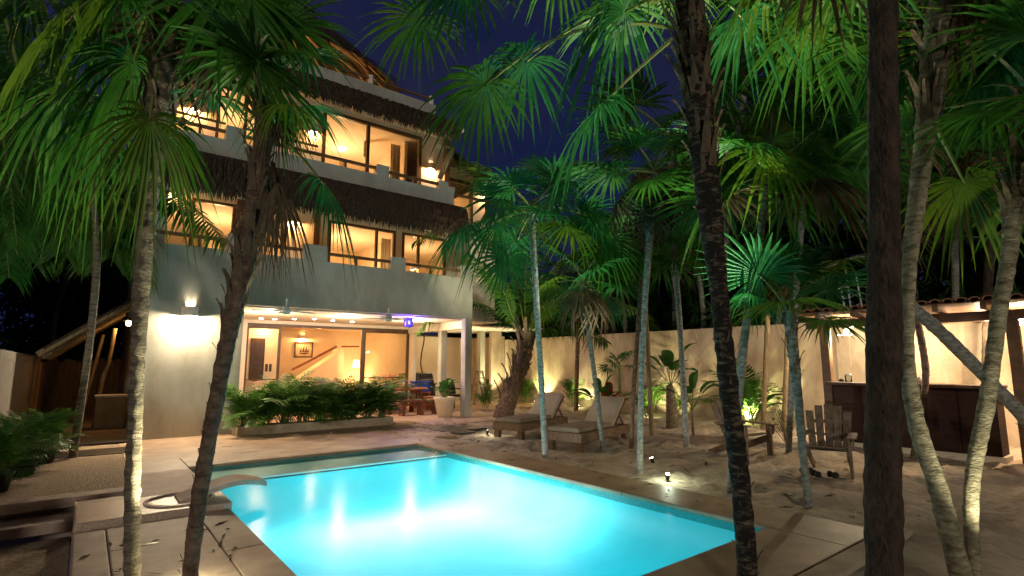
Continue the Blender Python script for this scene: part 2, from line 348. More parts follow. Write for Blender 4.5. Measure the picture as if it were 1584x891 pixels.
for (x0, y0, x1, y1) in ((PX0, LY, PX0, PY1), (PX1, PY1, PX1, LY), (PX0, PY1, PX1, PY1)): b.quad((x0, y0, lz), (x1, y1, lz), (x1, y1, 0.), (x0, y0, 0.), 1)
def weld(me):
    bm = bmesh.new(); bm.from_mesh(me); bmesh.ops.remove_doubles(bm, verts=bm.verts, dist=.0005); bm.to_mesh(me); bm.free()
    for p_ in me.polygons: p_.use_smooth = p_.material_index == 0
pool = struct('pool_basin', b, ['poolw', 'pooltile', 'ledge']); weld(pool.data)
b = MB(); b.box(PX0 - .01, LY - .03, lz - .015, PX1 + .01, LY + .03, lz + .012); part('ledge_edge', b, 'white', pool, .01)
for x, y, zz, wy in ((PX0, 6.85, -.26, 1), (PX0, 3.6, -.26, 1)):
    b = MB(); b.tube([(x - .03, y, zz), (x + .03, y, zz)], .10, 20, 0); b.tube([(x + .025, y, zz), (x + .034, y, zz)], .078, 20, 1); part('pool_lamp', b, ['steel', 'lampp'], pool)
for x in (2.3, 3.9):
    b = MB(); b.tube([(x, PY0 - .03, -.26), (x, PY0 + .03, -.26)], .10, 20, 0); b.tube([(x, PY0 + .025, -.26), (x, PY0 + .034, -.26)], .078, 20, 1); part('pool_lamp', b, ['steel', 'lampp'], pool)
PC = (.0, .78, 1.)
WH = (1., .96, .97)
lamp('SPOT', (PX0 + .06, 6.85, -.20), 150, WH, size=.05, target=(5.1, 6.9, -.34), angle=30, blend=1.)
lamp('SPOT', (PX0 + .06, 6.85, -.20), 200, WH, size=.05, target=(5.1, 5.9, -.20), angle=46, blend=1.)
o = lamp('AREA', (3.7, 6.85, -.08), 29, WH, size=(2.5, .6)); o.rotation_euler.z = R_(-4)  # added flat lamp without a fitting, makes the white streak on the floor
lamp('AREA', (4.72, 6.3, -.08), 18, WH, size=(.5, 2.6))  # second added flat lamp, brightens the water along the right wall
lamp('AREA', (3.22, 5.5, -.06), 20, PC, size=(3.3, 5.3))  # added cyan sheet lamp below the surface for an even glow, no fitting
lamp('SPOT', (PX0 + .1, 3.6, -.25), 5, PC, size=.06, target=(4.6, 4.2, -.5), angle=150, blend=.9)
for x in (2.3, 3.9): lamp('SPOT', (x, PY0 + .1, -.25), 5, PC, size=.06, target=(x + .2, 7., -.5), angle=160, blend=.9)
b = MB(); b.quad((PX0 - .02, PY0 - .02, WZ), (PX1 + .02, PY0 - .02, WZ), (PX1 + .02, PY1 + .02, WZ), (PX0 - .02, PY1 + .02, WZ)); struct('pool_water', b, 'water')

# spout slab and the curved spout blade
sp = thing('pool_spout', (1., 6.95, 0), 'curved stone water spout blade rising from a small mosaic slab at the pool edge', 'water spout')
b = MB(); b.box(.05, 6.50, -.03, PX0 + .06, 7.34, .055); part('slab', b, 'mosaic', sp, .012)
b = MB(); prof = []
for k in range(15):
    t = k / 14; x = .90 + .86 * t; zc = .08 + .15 * math.sin(t * math.pi * .62) - .22 * max(0, t - .6) ** 1.5
    prof.append((x, zc, .19 + .02 * math.sin(t * 3) - .10 * max(0, t - .7)))
for (x0, z0, w0), (x1, z1, w1) in zip(prof, prof[1:]):
    b.hexa([(x0, 6.93 - w0, z0 - .05), (x1, 6.93 - w1, z1 - .05), (x1, 6.93 + w1, z1 - .05), (x0, 6.93 + w0, z0 - .05), (x0, 6.93 - w0, z0), (x1, 6.93 - w1, z1), (x1, 6.93 + w1, z1), (x0, 6.93 + w0, z0)])
part('blade', b, 'step', sp)
b = MB(); b.lathe([(.33, .05), (.33, .072), (.30, .078), (.29, .06)], (.93, 6.93, 0), 28); part('ring', b, 'mosaic', sp)

# ---------------------------------------------------------------- house
H = thing('beach_house', (5, 13.2, 0), 'three storey pale stucco villa with thatched eaves and warm lit balconies', 'house')
FY = 13.2; WY = 14.4; C1, F2, C2 = 5.62, 5.72, 8.72
b = MB(); b.box(.92, FY, -.1, 2.72, FY + .24, 2.83); part('wall', b, 'stucco', H)
b = MB(); b.box(.92, FY + .241, -.1, 1.12, 22, 8.8); part('wall', b, 'stucco', H)
b = MB(); b.box(2.50, FY + .241, -.1, 2.72, 17.1, 2.80); part('wall', b, 'cream', H)
b = MB(); b.box(.92, FY, 2.8301, 8.92, FY + .22, 4.03); part('parapet', b, 'stucco', H, .012)
b = MB(); b.box(.92, FY, 5.30, 8.22, FY + .22, 6.58); part('parapet', b, 'stucco', H, .012)
b = MB(); b.box(.92, FY + .1, 8.65, 7.6, FY + .3, 9.17); part('parapet', b, 'stucco', H, .012)
for x0, x1, z0, z1 in ((2.28, 2.70, 4.03, 4.42), (3.95, 4.54, 4.03, 4.42), (6.27, 6.69, 4.03, 4.38), (8.5, 8.93, 4.03, 4.40),
        (2.08, 2.44, 6.58, 6.93), (5.76, 6.12, 6.58, 6.88), (7.72, 8.0, 6.58, 6.85), (8.0, 8.24, 6.58, 6.72)):
    b = MB(); b.box(x0, FY - .012, z0 - .02, x1, FY + .232, z1); part('parapet_pillar', b, 'stucco', H, .015)
def rail(x0, x1, z, y=FY + .11, s=.075):
    b = MB(); b.box(x0, y - s / 2, z - s / 2, x1, y + s / 2, z + s / 2); part('rail', b, 'rail', H, .008)
for x0, x1, z in ((.93, 2.28, 4.27), (2.70, 3.95, 4.27), (4.54, 6.27, 4.25), (6.69, 8.5, 4.24), (.93, 2.08, 6.80), (2.44, 5.76, 6.79), (6.12, 7.72, 6.75), (8.24, 10.4, 6.55)): rail(x0, x1, z)
for x0, x1 in ((.93, 2.08), (2.44, 4.2)): rail(x0, x1, 6.99, s=.05)
for x, z in ((1.72, 4.03), (3.3, 4.03), (5.3, 4.03), (7.5, 4.03), (1.55, 6.58), (3.4, 6.58), (4.9, 6.58), (6.9, 6.58)):
    b = MB(); b.box(x, FY + .085, z - .01, x + .05, FY + .135, z + .22); part('rail_post', b, 'rail', H)
b = MB(); b.box(.921, FY + .221, 2.80, 8.92, 17.3, 2.90); part('ceiling', b, 'cream', H)
b = MB(); b.box(1.121, FY + .221, 5.622, 10.6, 19.2, 5.718); part('ceiling', b, 'cream', H)
b = MB(); b.box(1.121, FY + .301, 8.722, onY(694, 240, WY).x, 19.2, 8.82); part('ceiling', b, 'cream', H)
b = MB(); b.box(1.121, 17.31, 2.801, 9.1, 22.2, 2.9); part('ceiling', b, 'roomw', H)
b = MB(); b.box(8.921, 14.0, 2.84, 10.6, 19.2, 2.9); part('ceiling', b, 'cream', H)
# columns and porch beam
for x, y, s, z in ((8.80, 13.33, .115, 2.829), (8.98, 15.0, .11, 2.56), (12.42, 17.75, .12, 2.80)):
    b = MB(); b.box(x - s, y - s, -.05, x + s, y + s, z); part('column', b, 'stucco', H, .015)
b = MB(); b.box(8.88, 13.46, 2.56, 9.08, 17.2, 2.797); part('beam', b, 'cream', H, .008)
b = MB(); b.box(9.10, 15.3, 2.80, 13.75, 19.4, 2.838); part('canopy', b, 'white', H, .01)
def wallY(y, segs, z0, z1, m, t=.12, parent=H):
    for x0, x1 in segs:
        b = MB(); b.box(x0, y, z0, x1, y + t, z1); part('wall', b, m, parent)
def window(x0, x1, z0, z1, y, mull=(), f=.07, frm='frame'):
    b = MB(); d = .08
    b.box(x0, y - .02, z0, x0 + f, y + d, z1); b.box(x1 - f, y - .02, z0, x1, y + d, z1)
    b.box(x0 + f, y - .018, z1 - f, x1 - f, y + d, z1); b.box(x0 + f, y - .018, z0, x1 - f, y + d, z0 + f)
    for x in mull: b.box(x - f * .45, y - .016, z0 + f, x + f * .45, y + d, z1 - f)
    w = part('window', b, frm, H)
    xs = [x0 + f] + list(mull) + [x1 - f]
    for a, c in zip(xs, xs[1:]):
        g = MB(); g.quad((a, y + .03, z0 + f), (c, y + .03, z0 + f), (c, y + .03, z1 - f), (a, y + .03, z1 - f)); part('pane', g, 'glass', w)
    return w
def xw(px, py, y=WY): return onY(px, py, y).x
# first upper floor
f1 = [xw(p, 370) for p in (292, 362, 375, 440, 484, 495, 508, 583, 612, 622, 648, 690)]
wallY(WY, ((1.12, f1[0]), (f1[3], f1[4]), (f1[5], f1[6])), 2.9, 5.62, 'cream')
wallY(WY + .001, ((f1[8], f1[9]),), 2.9, 5.62, 'cream')
window(f1[0], f1[1], 2.92, 5.42, WY); window(f1[1] + .16, f1[3], 2.92, 5.42, WY, ((f1[2] + f1[3]) / 2 + .3,)); window(f1[6], f1[8], 2.92, 5.42, WY, (f1[7],)); window(f1[9], f1[11], 2.92, 5.42, WY, (f1[10],))
wallY(WY, ((f1[11], 10.6),), 2.9, 5.62, 'cream')
for a in (f1[1], f1[4] - .01): 
    b = MB(); b.box(a, WY - .06, 2.9, a + .16, WY + .14, 5.6); part('post', b, 'rail', H, .01)
wallY(WY + .003, ((f1[0], f1[3]), (f1[6], f1[8]), (f1[9], f1[11])), 5.421, 5.619, 'cream')
# second upper floor
f2 = [xw(p, 240) for p in (330, 420, 470, 497, 569, 640, 652, 686, 694, 740)]
wallY(WY, ((1.12, f2[0]), (f2[1], f2[3]), (f2[6], f2[7])), 5.72, 8.72, 'cream')
window(f2[0], f2[1], 5.74, 8.4, WY, ((f2[0] + f2[1]) / 2,)); window(f2[3], f2[6], 5.74, 8.58, WY, (f2[4],), .1)
window(f2[8], f2[9], 5.74, 7.62, WY + .3, (), .12)
wallY(WY + .302, ((f2[9], f2[9] + .5),), 5.72, 7.6, 'cream'); wallY(WY + .304, ((f2[7] + .2, f2[9]),), 7.621, 8.0, 'cream')
XM = f2[7] + .2; b = MB(); b.box(XM - .12, WY + .305, 5.72, XM, 19.2, 8.72); part('wall', b, 'cream', H)
wallY(WY + .003, ((f2[0], f2[1]),), 8.401, 8.719, 'cream'); wallY(WY + .003, ((f2[3], f2[6]),), 8.581, 8.719, 'cream')
b = MB(); b.box(f2[7], WY - .08, 5.72, f2[7] + .2, WY + .3, 8.72); part('post', b, 'pole', H, .01)
a = onY(680, 276, 13.35); c = onY(701, 228, 13.35); b = MB(); b.beam(a, c, .11, .13); part('brace', b, 'pole', H, .01)
# rooms
for z0, z1, xe in ((2.9, 5.62, 10.6), (5.72, 8.72, 10.6)):
    xe = xe if z0 < 3 else XM - .13
    b = MB(); b.box(1.12, 19.0, z0, xe, 19.15, z1); part('wall', b, 'roomw', H)
    if z0 < 3: b = MB(); b.box(xe, WY + .13, z0, xe + .12, 19.15, z1); part('wall', b, 'roomw', H)
    else: b = MB(); b.box(XM + .01, 17.0, z0, f2[9] + .5, 17.12, 7.9); part('wall', b, 'roomw', H); b = MB(); b.box(f2[9] + .38, WY + .43, z0, f2[9] + .5, 16.99, 7.6); part('wall', b, 'roomw', H)
    for xx in (4.4, 7.6): b = MB(); b.box(xx, WY + .9, z0, xx + .1, 18.99, z1); part('wall', b, 'roomw', H)
for x, zz, w in ((2.6, 4.6, 48), (6.2, 4.6, 54), (9.0, 4.6, 30), (2.6, 7.5, 48), (6.0, 7.5, 58), (9., 7.2, 14)): 
    lamp('POINT', (x, 16.9, zz), w, WARM, H, .12)
for px, py in ((527, 232), (549, 222)):
    p = onY(px, py, 17.2); b = MB(); b.lathe([(.0, .05), (.05, .03), (.06, 0), (.04, -.04), (0, -.05)], p, 10); part('pendant_lamp', b, 'lampw', H, smooth=True)
# ground floor living room
GY = 17.2
gx = [xw(p, 545, GY) for p in (379, 428, 434, 559, 567, 632, 638)]
def doorleaf(x0, x1, y):
    b = MB(); f = .075; z0, z1 = .03, 2.62
    b.box(x0, y, z0, x0 + f, y + .05, z1); b.box(x1 - f, y, z0, x1, y + .05, z1); b.box(x0 + f, y + .002, z1 - f, x1 - f, y + .048, z1); b.box(x0 + f, y + .002, z0, x1 - f, y + .048, z0 + f)
    b.box(x0 + f, y + .003, 1.02, x1 - f, y + .047, 1.06)
    d = part('sliding_door', b, 'frame', H); g = MB(); g.quad((x0 + f, y + .02, z0 + f), (x1 - f, y + .02, z0 + f), (x1 - f, y + .02, z1 - f), (x0 + f, y + .02, z1 - f)); part('pane', g, 'glass', d)
doorleaf(gx[0], gx[2], GY + .02); doorleaf(gx[3], gx[5], GY + .02); doorleaf(gx[3] + .1, gx[5] + .06, GY + .09)
b = MB(); b.box(2.72, GY - .01, 2.622, gx[6], GY + .17, 2.70); part('door_track', b, 'frame', H)
b = MB(); b.box(2.72, GY, 2.701, gx[6] + .1, GY + .2, 2.80); part('wall', b, 'cream', H)
b = MB(); b.box(gx[6], GY - .04, 0, gx[6] + .14, GY + .2, 2.70); part('post', b, 'cream', H, .01)
b = MB(); b.box(2.5, GY - .09, 0, gx[0], GY + .2, 2.699); part('wall', b, 'cream', H)
BY = 21.5
b = MB(); b.box(2.3, BY, 0, 12.6, BY + .15, 2.80); part('wall', b, 'roomw', H)
b = MB(); b.box(gx[6] + .0, GY + .201, 0, gx[6] + .14, BY, 2.80); part('wall', b, 'roomw', H)
b = MB(); b.box(2.3, GY + .201, 0, 2.45, BY, 2.8); part('wall', b, 'roomw', H)
xa = xw(432, 545, 19.2); b = MB(); b.box(2.46, 19.2, 0, xa, 19.32, 2.80); part('wall', b, 'cream', H)
b = MB(); b.box(2.46, GY - .05, -.03, 12.5, BY, .012); part('floor', b, 'tilefl', H)
x0, x1 = xw(387, 545, 19.2), xw(409, 545, 19.2)
b = MB(); b.box(x0, 19.15, .02, x1, 19.199, 2.35); d = part('interior_door', b, 'door', H, .006)
for k in range(3):
    bb = MB(); bb.box(x0 + .1, 19.14, .25 + k * .7, x1 - .1, 19.152, .85 + k * .7); part('door_panel', bb, 'door', d, .006)
for k in (413, 419):
    x = xw(k, 553, 19.2); b = MB(); b.box(x - .04, 19.185, 1.25, x + .04, 19.2, 1.5); part('switch_plate', b, 'hull', H)
# wall that carries the stairs, handrail and stairs
def pb(px, py, y=BY - .05): return onY(px, py, y)
b = MB(); b.beam(pb(452, 572, 20.6), pb(521, 536, 20.6), .05, .09); b.beam(pb(528, 536, 20.6), pb(556, 536, 20.6), .04, .06); part('handrail', b, 'redwood', H, .01)
q = [pb(462, 586, 20.7), pb(523, 546, 20.7), pb(523, 600, 20.7), pb(462, 600, 20.7)]
b = MB(); b.hexa([tuple(v) for v in (q[3], q[2], q[2] + Vector((0, .7, 0)), q[3] + Vector((0, .7, 0)), q[0], q[1], q[1] + Vector((0, .7, 0)), q[0] + Vector((0, .7, 0)))]); part('stair_wall', b, 'cream', H)
q0, q1 = pb(523, 536, 20.9), pb(530, 600, 20.9); b = MB(); b.box(q0.x, 20.9, 0, q1.x, 21.49, 2.1); part('newel_wall', b, 'cream', H)
p = pb(468, 521); sc_in = p
def sconce(p, w, col, parent, r=.13, h=.2, m='lampw', up=.35, shade='ceram', d=1):
    x, y, zc = p
    b = MB(); b.lathe([(r, -h / 2), (r, h / 2), (r - .012, h / 2), (r - .012, -h / 2), (r, -h / 2)], (x, y, zc), 14, 0, math.pi, 2 * math.pi); s = part('wall_sconce', b, shade, parent, smooth=False)
    bb = MB(); bb.lathe([(r * .42, h * .46), (r * .97, h * .46), (r * .97, h * .40), (r * .42, h * .40), (r * .42, h * .46)], (x, y, zc), 14, 0, math.pi, 2 * math.pi); part('shade_lid', bb, shade, s)
    bb = MB(); bb.lathe([(0, .05), (.035, .03), (.045, 0), (.03, -.05), (0, -.06)], (x, y - r * .5, zc - .02), 10); part('bulb', bb, m, s, smooth=True)
    lamp('POINT', (x, y - r * .52, zc - h * .43), w, col, parent, .05)
sconce((p.x, BY - .001, p.z), 60, ORANGE, H, .16, .16, 'lampo')
p = pb(616, 540); sconce((p.x, BY - .001, p.z), 22, SOFT, H, .12, .14, 'lampw')
p = pb(550, 560); lamp('POINT', (p.x, BY - .5, .95), 12, WARM, H, .08)
b = MB(); p = pb(551, 563, 20.5); b.lathe([(.13, -.12), (.09, .14)], p, 14); t = part('table_lamp_shade', b, 'lampo', H)
for x, w in ((4.6, 18), (6.3, 30), (8.0, 8)): lamp('POINT', (x, 18.9, 2.62), w, ORANGE if x < 7 else WARM, H, .1)
# sofa with cushions, ship picture
def softbox(x0, y0, z0, x1, y1, z1, m, parent, nm, bev=.06): b = MB(); b.box(x0, y0, z0, x1, y1, z1); return part(nm, b, m, parent, bev)
so = thing('sofa', (5.1, 18.3, 0), 'long pale sofa with loose cushions inside the open living room', 'sofa')
softbox(3.75, 17.9, .08, 7.1, 18.8, .42, 'sofa', so, 'seat'); softbox(3.75, 18.62, .40, 7.1, 18.88, .88, 'sofa', so, 'backrest')
for x in (3.62, 7.02): softbox(x, 17.9, .06, x + .2, 18.86, .62, 'sofa', so, 'armrest', .05)
for k in range(3): softbox(3.84 + k * 1.06, 17.88, .42, 4.87 + k * 1.06, 18.6, .56, 'sofa', so, 'seat_cushion', .05)
r = random.Random(8)
for k in range(7):
    x = 4.0 + k * .46; a = r.uniform(-.25, .25); b = MB(); pts = []
    for sx, sz in ((-1, 0), (1, 0), (1, 1), (-1, 1)):
        px_, pz_ = sx * .23 * math.cos(a) - (sz - .5) * .42 * math.sin(a), .78 + sx * .23 * math.sin(a) + (sz - .5) * .42 * math.cos(a); pts.append((x + px_, pz_))
    b.hexa([(pts[0][0], 18.38, pts[0][1]), (pts[1][0], 18.38, pts[1][1]), (pts[1][0], 18.5, pts[1][1]), (pts[0][0], 18.5, pts[0][1]), (pts[3][0], 18.5, pts[3][1]), (pts[2][0], 18.5, pts[2][1]), (pts[2][0], 18.62, pts[2][1]), (pts[3][0], 18.62, pts[3][1])])
    c = solo('cushion', b, ('pale', 'sofa', 'cushion')[k % 3], 'loose cushion on the living room sofa, ' + ('left end', 'second from the left end', 'third from the left end', 'middle', 'third from the right end', 'second from the right end', 'right end')[k], 'cushion', 'cushions on the living room sofa', bevel=.05, loc=(x, 18.5, .7))
u0, u1 = pb(455, 553), pb(485, 529); pic = thing('ship_picture', ((u0.x + u1.x) / 2, BY, (u0.z + u1.z) / 2), 'framed picture of a sailing ship under the living room wall lamp', 'picture')
b = MB(); fr = .05; b.box(u0.x, BY - .035, u0.z, u0.x + fr, BY - .001, u1.z); b.box(u1.x - fr, BY - .035, u0.z, u1.x, BY - .001, u1.z); b.box(u0.x + fr, BY - .034, u0.z, u1.x - fr, BY - .001, u0.z + fr); b.box(u0.x + fr, BY - .034, u1.z - fr, u1.x - fr, BY - .001, u1.z); part('picture_frame', b, 'door', pic)
b = MB(); b.quad((u0.x + fr, BY - .012, u0.z + fr), (u1.x - fr, BY - .012, u0.z + fr), (u1.x - fr, BY - .012, u1.z - fr), (u0.x + fr, BY - .012, u1.z - fr)); part('print', b, 'picture', pic)
w_, h_ = u1.x - u0.x, u1.z - u0.z; b = MB(); yy = BY - .016; Q = lambda a, c: (u0.x + a * w_, yy, u0.z + c * h_)
b.quad(Q(.24, .30), Q(.34, .22), Q(.70, .22), Q(.80, .31))
for a0, a1, t in ((.26, .40, .62), (.40, .55, .82), (.54, .68, .76), (.66, .78, .6)): b.tri(Q(a0, .34), Q(a1, .34), Q(a1 - .02, t))
part('ship', b, 'sail', pic)
for (xc, yc, zc, w2, h2) in ((xw(320, 340), 16.2, 2.9, .5, 2.4), (xw(620, 380), 15.4, 2.9, .35, 2.6), (xw(505, 220), 15.2, 5.72, .35, 2.9), (xw(632, 240), 15.3, 5.72, .35, 2.9)):
    b = MB(); n = 14
    for k in range(n):
        f = lambda t: (xc - w2 / 2 + w2 * t, yc + .04 * math.sin(t * 34)); a, c = f(k / n), f((k + 1) / n); b.quad((a[0], a[1], zc + .03), (c[0], c[1], zc + .03), (c[0], c[1], zc + h2 - .1), (a[0], a[1], zc + h2 - .1))
    part('curtain', b, 'cream', H, smooth=True)
b = MB(); softbox(xw(560, 240), 16.3, 5.8, xw(560, 240) + 1.9, 18.2, 6.3, 'sofa', H, 'bed')
# porch ceiling: fans, downlights
for px, py in ((404, 493), (425, 494), (455, 494), (486, 494), (515, 496), (545, 498)):
    p = G(px, py, 2.79); b = MB(); b.lathe([(0, -.004), (.05, -.004), (.05, .012)], (p.x, min(p.y, 17.0), 2.795), 12); part('downlight', b, 'lampw', H)
for x, y, w in ((3.6, 14.5, 36), (5.6, 14.5, 36), (7.7, 14.5, 42)): lamp('POINT', (x, y, 2.5), w, SOFT, H, .1)
# big sconce on the front wall, balcony sconces
p = onY(294, 482, FY); sconce((p.x, FY - .001, p.z), 230, (1, .80, .54), H, .16, .2)
p = onY(455, 345, WY); sconce((p.x, WY - .001, p.z + .1), 39, ORANGE, H, .13, .18, 'lampo')
p = onY(666, 258, WY); sconce((p.x, WY - .001, p.z), 39, WARM, H, .13, .18)
p = onY(262, 292, WY); sconce((p.x, WY - .001, p.z), 39, ORANGE, H, .13, .18, 'lampo')
p = onY(748, 283, WY + .3); sconce((p.x, WY + .301, min(p.z, 7.3)), 27, ORANGE, H, .12, .18, 'lampo')
p = onY(485, 200, WY); sconce((p.x, WY - .001, p.z), 33, ORANGE, H, .13, .18, 'lampo')
p = onY(300, 165, WY); sconce((p.x, WY - .001, p.z), 42, ORANGE, H, .13, .18, 'lampo')
p = onY(641, 420, WY); sconce((p.x, WY - .001, p.z + .15), 27, WARM, H, .12, .18)
# thatched eaves: layered straw over a solid backing
def thatch(x0, x1, ztop, zbot, ytop, ybot, n, seed, drop=0.):
    r = random.Random(seed); b = MB()
    L = 14
    for k in range(L):
        xa, xb = x0 + (x1 - x0) * k / L, x0 + (x1 - x0) * (k + 1) / L
        da, db = -drop * k / L, -drop * (k + 1) / L
        b.hexa([(q[0], q[1], q[2] + (da if q[0] == xa else db)) for q in [(xa, ybot + .12, zbot + .14), (xb, ybot + .12, zbot + .14), (xb, ytop + .02, zbot + .5), (xa, ytop + .02, zbot + .5), (xa, ytop - .06, ztop - .03), (xb, ytop - .06, ztop - .03), (xb, ytop + .01, ztop), (xa, ytop + .01, ztop)]])
    e = part('thatched_eave', b, 'thatchb', H)
    b = MB()
    for i in range(n):
        x = r.uniform(x0, x1); t0 = r.random() ** 1.6 * .9; ln = r.uniform(.25, .45)
        t1 = min(1.06 + r.uniform(-.04, .20) * (1 + .6 * math.sin(x * 5.1)) , t0 + ln) if t0 < .62 else 1.0 + r.uniform(-.03, .14)
        off = r.uniform(.02, .15); sw = r.uniform(-.07, .07); w = r.uniform(.006, .02)
        def P(t, o):
            bul = math.sin(min(1, t) * math.pi * .5) ** .8
            return (x + sw * (t - t0) * 2, ytop + (ybot - ytop) * bul - o, ztop + (zbot - ztop) * (t ** 1.25) - drop * (x - x0) / (x1 - x0))
        a, c = P(t0, off * .6), P(t1, off); m1 = P((t0 + t1) / 2, off * 1.3)
        b.quad((a[0] - w, a[1], a[2]), (a[0] + w, a[1], a[2]), (m1[0] + w, m1[1], m1[2]), (m1[0] - w, m1[1], m1[2]))
        b.quad((m1[0] - w, m1[1], m1[2]), (m1[0] + w, m1[1], m1[2]), (c[0] + w * .3, c[1] + .01, c[2]), (c[0] - w * .3, c[1] + .01, c[2]))
    part('straw', b, 'thatch', e, kind='stuff')
thatch(.75, 8.35, 6.12, 5.13, 13.12, 12.62, 7500, 3)
thatch(.75, 8.05, 8.72, 8.0, 13.22, 12.75, 6000, 4)
xq = f2[9] + .7; thatch(XM - .1, xq, 8.45, 7.85, WY + .3, WY - .5, 1600, 5, .75)
b = MB(); b.hexa([(XM, WY + .3, 8.42), (xq, WY + .3, 7.68), (xq, 18., 7.68), (XM, 18., 8.42), (XM, WY + .3, 8.5), (xq, WY + .3, 7.76), (xq, 18., 7.76), (XM, 18., 8.5)]); part('wing_roof', b, 'thatchb', H)
# roof terrace: rail with end posts and lights, palapa
for x0, x1 in ((4.2, 5.5), (5.7, 7.45)): rail(x0, x1, 9.36, FY + .2, .06)
for x in (5.56, 7.48):
    b = MB(); b.box(x - .05, FY + .15, 9.15, x + .05, FY + .25, 9.46); part('rail_post', b, 'white', H, .008)
P0 = Vector((4.1, 17.2, 0)); b = MB(); n = 40; rr = 2.7; ze = 10.75
for k in range(n):
    t0, t1 = 2 * math.pi * k / n, 2 * math.pi * (k + 1) / n
    prof = [(rr + .3, ze - .22), (rr * .72, ze + .95), (rr * .40, ze + 1.75), (.0, ze + 2.3)]
    for (ra, za), (rb, zb2) in zip(prof, prof[1:]):
        b.quad(*[(P0.x + 1.35 * r * math.cos(t), P0.y + r * math.sin(t), q) for r, q, t in ((ra, za, t0), (ra, za, t1), (rb, zb2, t1), (rb, zb2, t0))])
pal = part('palapa_roof', b, 'thatchb', H)
r = random.Random(9); b = MB()
for i in range(2600):
    t = r.uniform(0, 6.283); u = r.random(); ra = (rr + .3) * (1 - u * .9); 
    def PP(ra, dz): 
        q = max(0, 1 - ra / (rr + .3)); return (P0.x + 1.35 * ra * math.cos(t), P0.y + ra * math.sin(t), ze - .22 + 2.55 * q ** .85 + dz)
    a, c = PP(ra, .05), PP(ra + r.uniform(.2, .45), .04); w = .02
    b.tri((a[0] - w * math.sin(t), a[1] + w * math.cos(t), a[2]), (a[0] + w * math.sin(t), a[1] - w * math.cos(t), a[2]), c)
part('straw', b, 'thatch', pal, kind='stuff')
for k in range(18):
    t = 2 * math.pi * k / 18; b = MB()
    b.tube([(P0.x + 1.35 * (rr + .1) * math.cos(t), P0.y + (rr + .1) * math.sin(t), ze - .22), (P0.x + 1.35 * rr * .7 * math.cos(t), P0.y + rr * .7 * math.sin(t), ze + .88), (P0.x, P0.y, ze + 2.15)], .045, 6); part('rafter', b, 'pole', pal)
b = MB(); b.tube([(P0.x + 1.35 * rr * .8 * math.cos(2 * math.pi * k / 24), P0.y + rr * .8 * math.sin(2 * math.pi * k / 24), ze + .38) for k in range(25)], .06, 6); part('ring_beam', b, 'pole', pal)
for k in range(6):
    t = 2 * math.pi * (k + .5) / 6; x, y = P0.x + 1.35 * rr * .8 * math.cos(t), P0.y + rr * .8 * math.sin(t)
    b = MB(); b.tube([(x, y, 8.2), (x, y, ze + .4)], .08, 8); part('palapa_post', b, 'pole', H)
lamp('POINT', (P0.x, P0.y, 9.6), 100, ORANGE, H, .15)
# blue floodlight
p = onY(632, 499, 13.62); fl = thing('flood_light', p, 'small square floodlight glowing blue under the porch ceiling', 'floodlight')
b = MB(); b.box(p.x - .13, p.y - .03, p.z - .13, p.x + .12, p.y + .06, p.z + .12, 0); part('housing', b, 'black', fl, .01)
b = MB(); b.box(p.x - .085, p.y - .034, p.z - .1, p.x + .085, p.y - .0301, p.z + .1, 0); part('lens', b, 'lampb', fl)
b = MB(); b.box(p.x - .035, p.y - .038, p.z - .05, p.x + .03, p.y - .0341, p.z + .05, 0); part('diode', b, 'lampbw', fl)
b = MB(); b.box(p.x - .02, p.y + .061, p.z - .02, p.x + .02, p.y + .09, p.z + .16); part('bracket', b, 'dark', fl)
lamp('POINT', (p.x - .1, p.y - .12, p.z - .02), 26, (.14, .06, 1.), fl, .05)
for px, py in ((443, 481), (601, 493)):
    p = G(px, py, 2.55); f = thing('ceiling_fan', (p.x, p.y, 2.55), 'white ceiling fan at rest under the porch ceiling, %s' % ('nearer the left wall' if px < 500 else 'beside the blue floodlight'), 'ceiling fan', 'porch ceiling fans')
    b = MB(); b.lathe([(0, -.07), (.07, -.06), (.09, 0), (.07, .07), (.02, .09), (.02, .25)], p, 14); part('motor', b, 'white', f, smooth=True)
    for k in range(5):
        t = k * 1.2566 + .3; d = Vector((math.cos(t), math.sin(t), 0)); b = MB(); b.beam(p + d * .1, p + d * .62, .13, .012); part('blade', b, 'white', f)

# ---------------------------------------------------------------- walls
gw = thing('garden_wall', (14, 6, 0), 'long tan stucco garden wall behind the loungers', 'wall')
b = MB(); b.box(14., -6, -.4, 14.22, 16.9, 2.52); part('wall_face', b, 'stucco2', gw, .012)
for y in (10.9, 5.0): b = MB(); b.box(13.965, y, -.3, 14.0, y + .3, 2.50); part('pilaster', b, 'stucco2', gw, .01)
x0, x1 = onY(783, 560, 17.).x, 14.3
sw = thing('patio_wall', (13.4, 17, 0), 'tan stucco wall joining the patio room to the garden wall', 'wall')
b = MB(); b.box(12.6, 17.3, -.1, x0, 17.45, 2.79); part('wall_face', b, 'stucco2', sw, .01); b = MB(); b.box(x0, 16.901, -.3, 14.22, 17.1, 2.46); part('wall_face', b, 'stucco2', sw, .01)
b = MB(); b.box(x0, 17.31, -.1, x0 + .15, 19.6, 2.6); part('wall_face', b, 'stucco2', sw)
byw = thing('back_yard_wall', (11, 19.7, 0), 'yellowish plaster wall at the back of the covered patio', 'wall')
b = MB(); b.box(gx[6] + .15, 19.65, -.1, 13.4, 19.8, 2.62); part('wall_face', b, 'cream', byw); lamp('POINT', (10.6, 18.2, 2.2), 9, WARM, None, .1); lamp('POINT', (11.2, 16.4, 2.45), 7, WARM, None, .1)
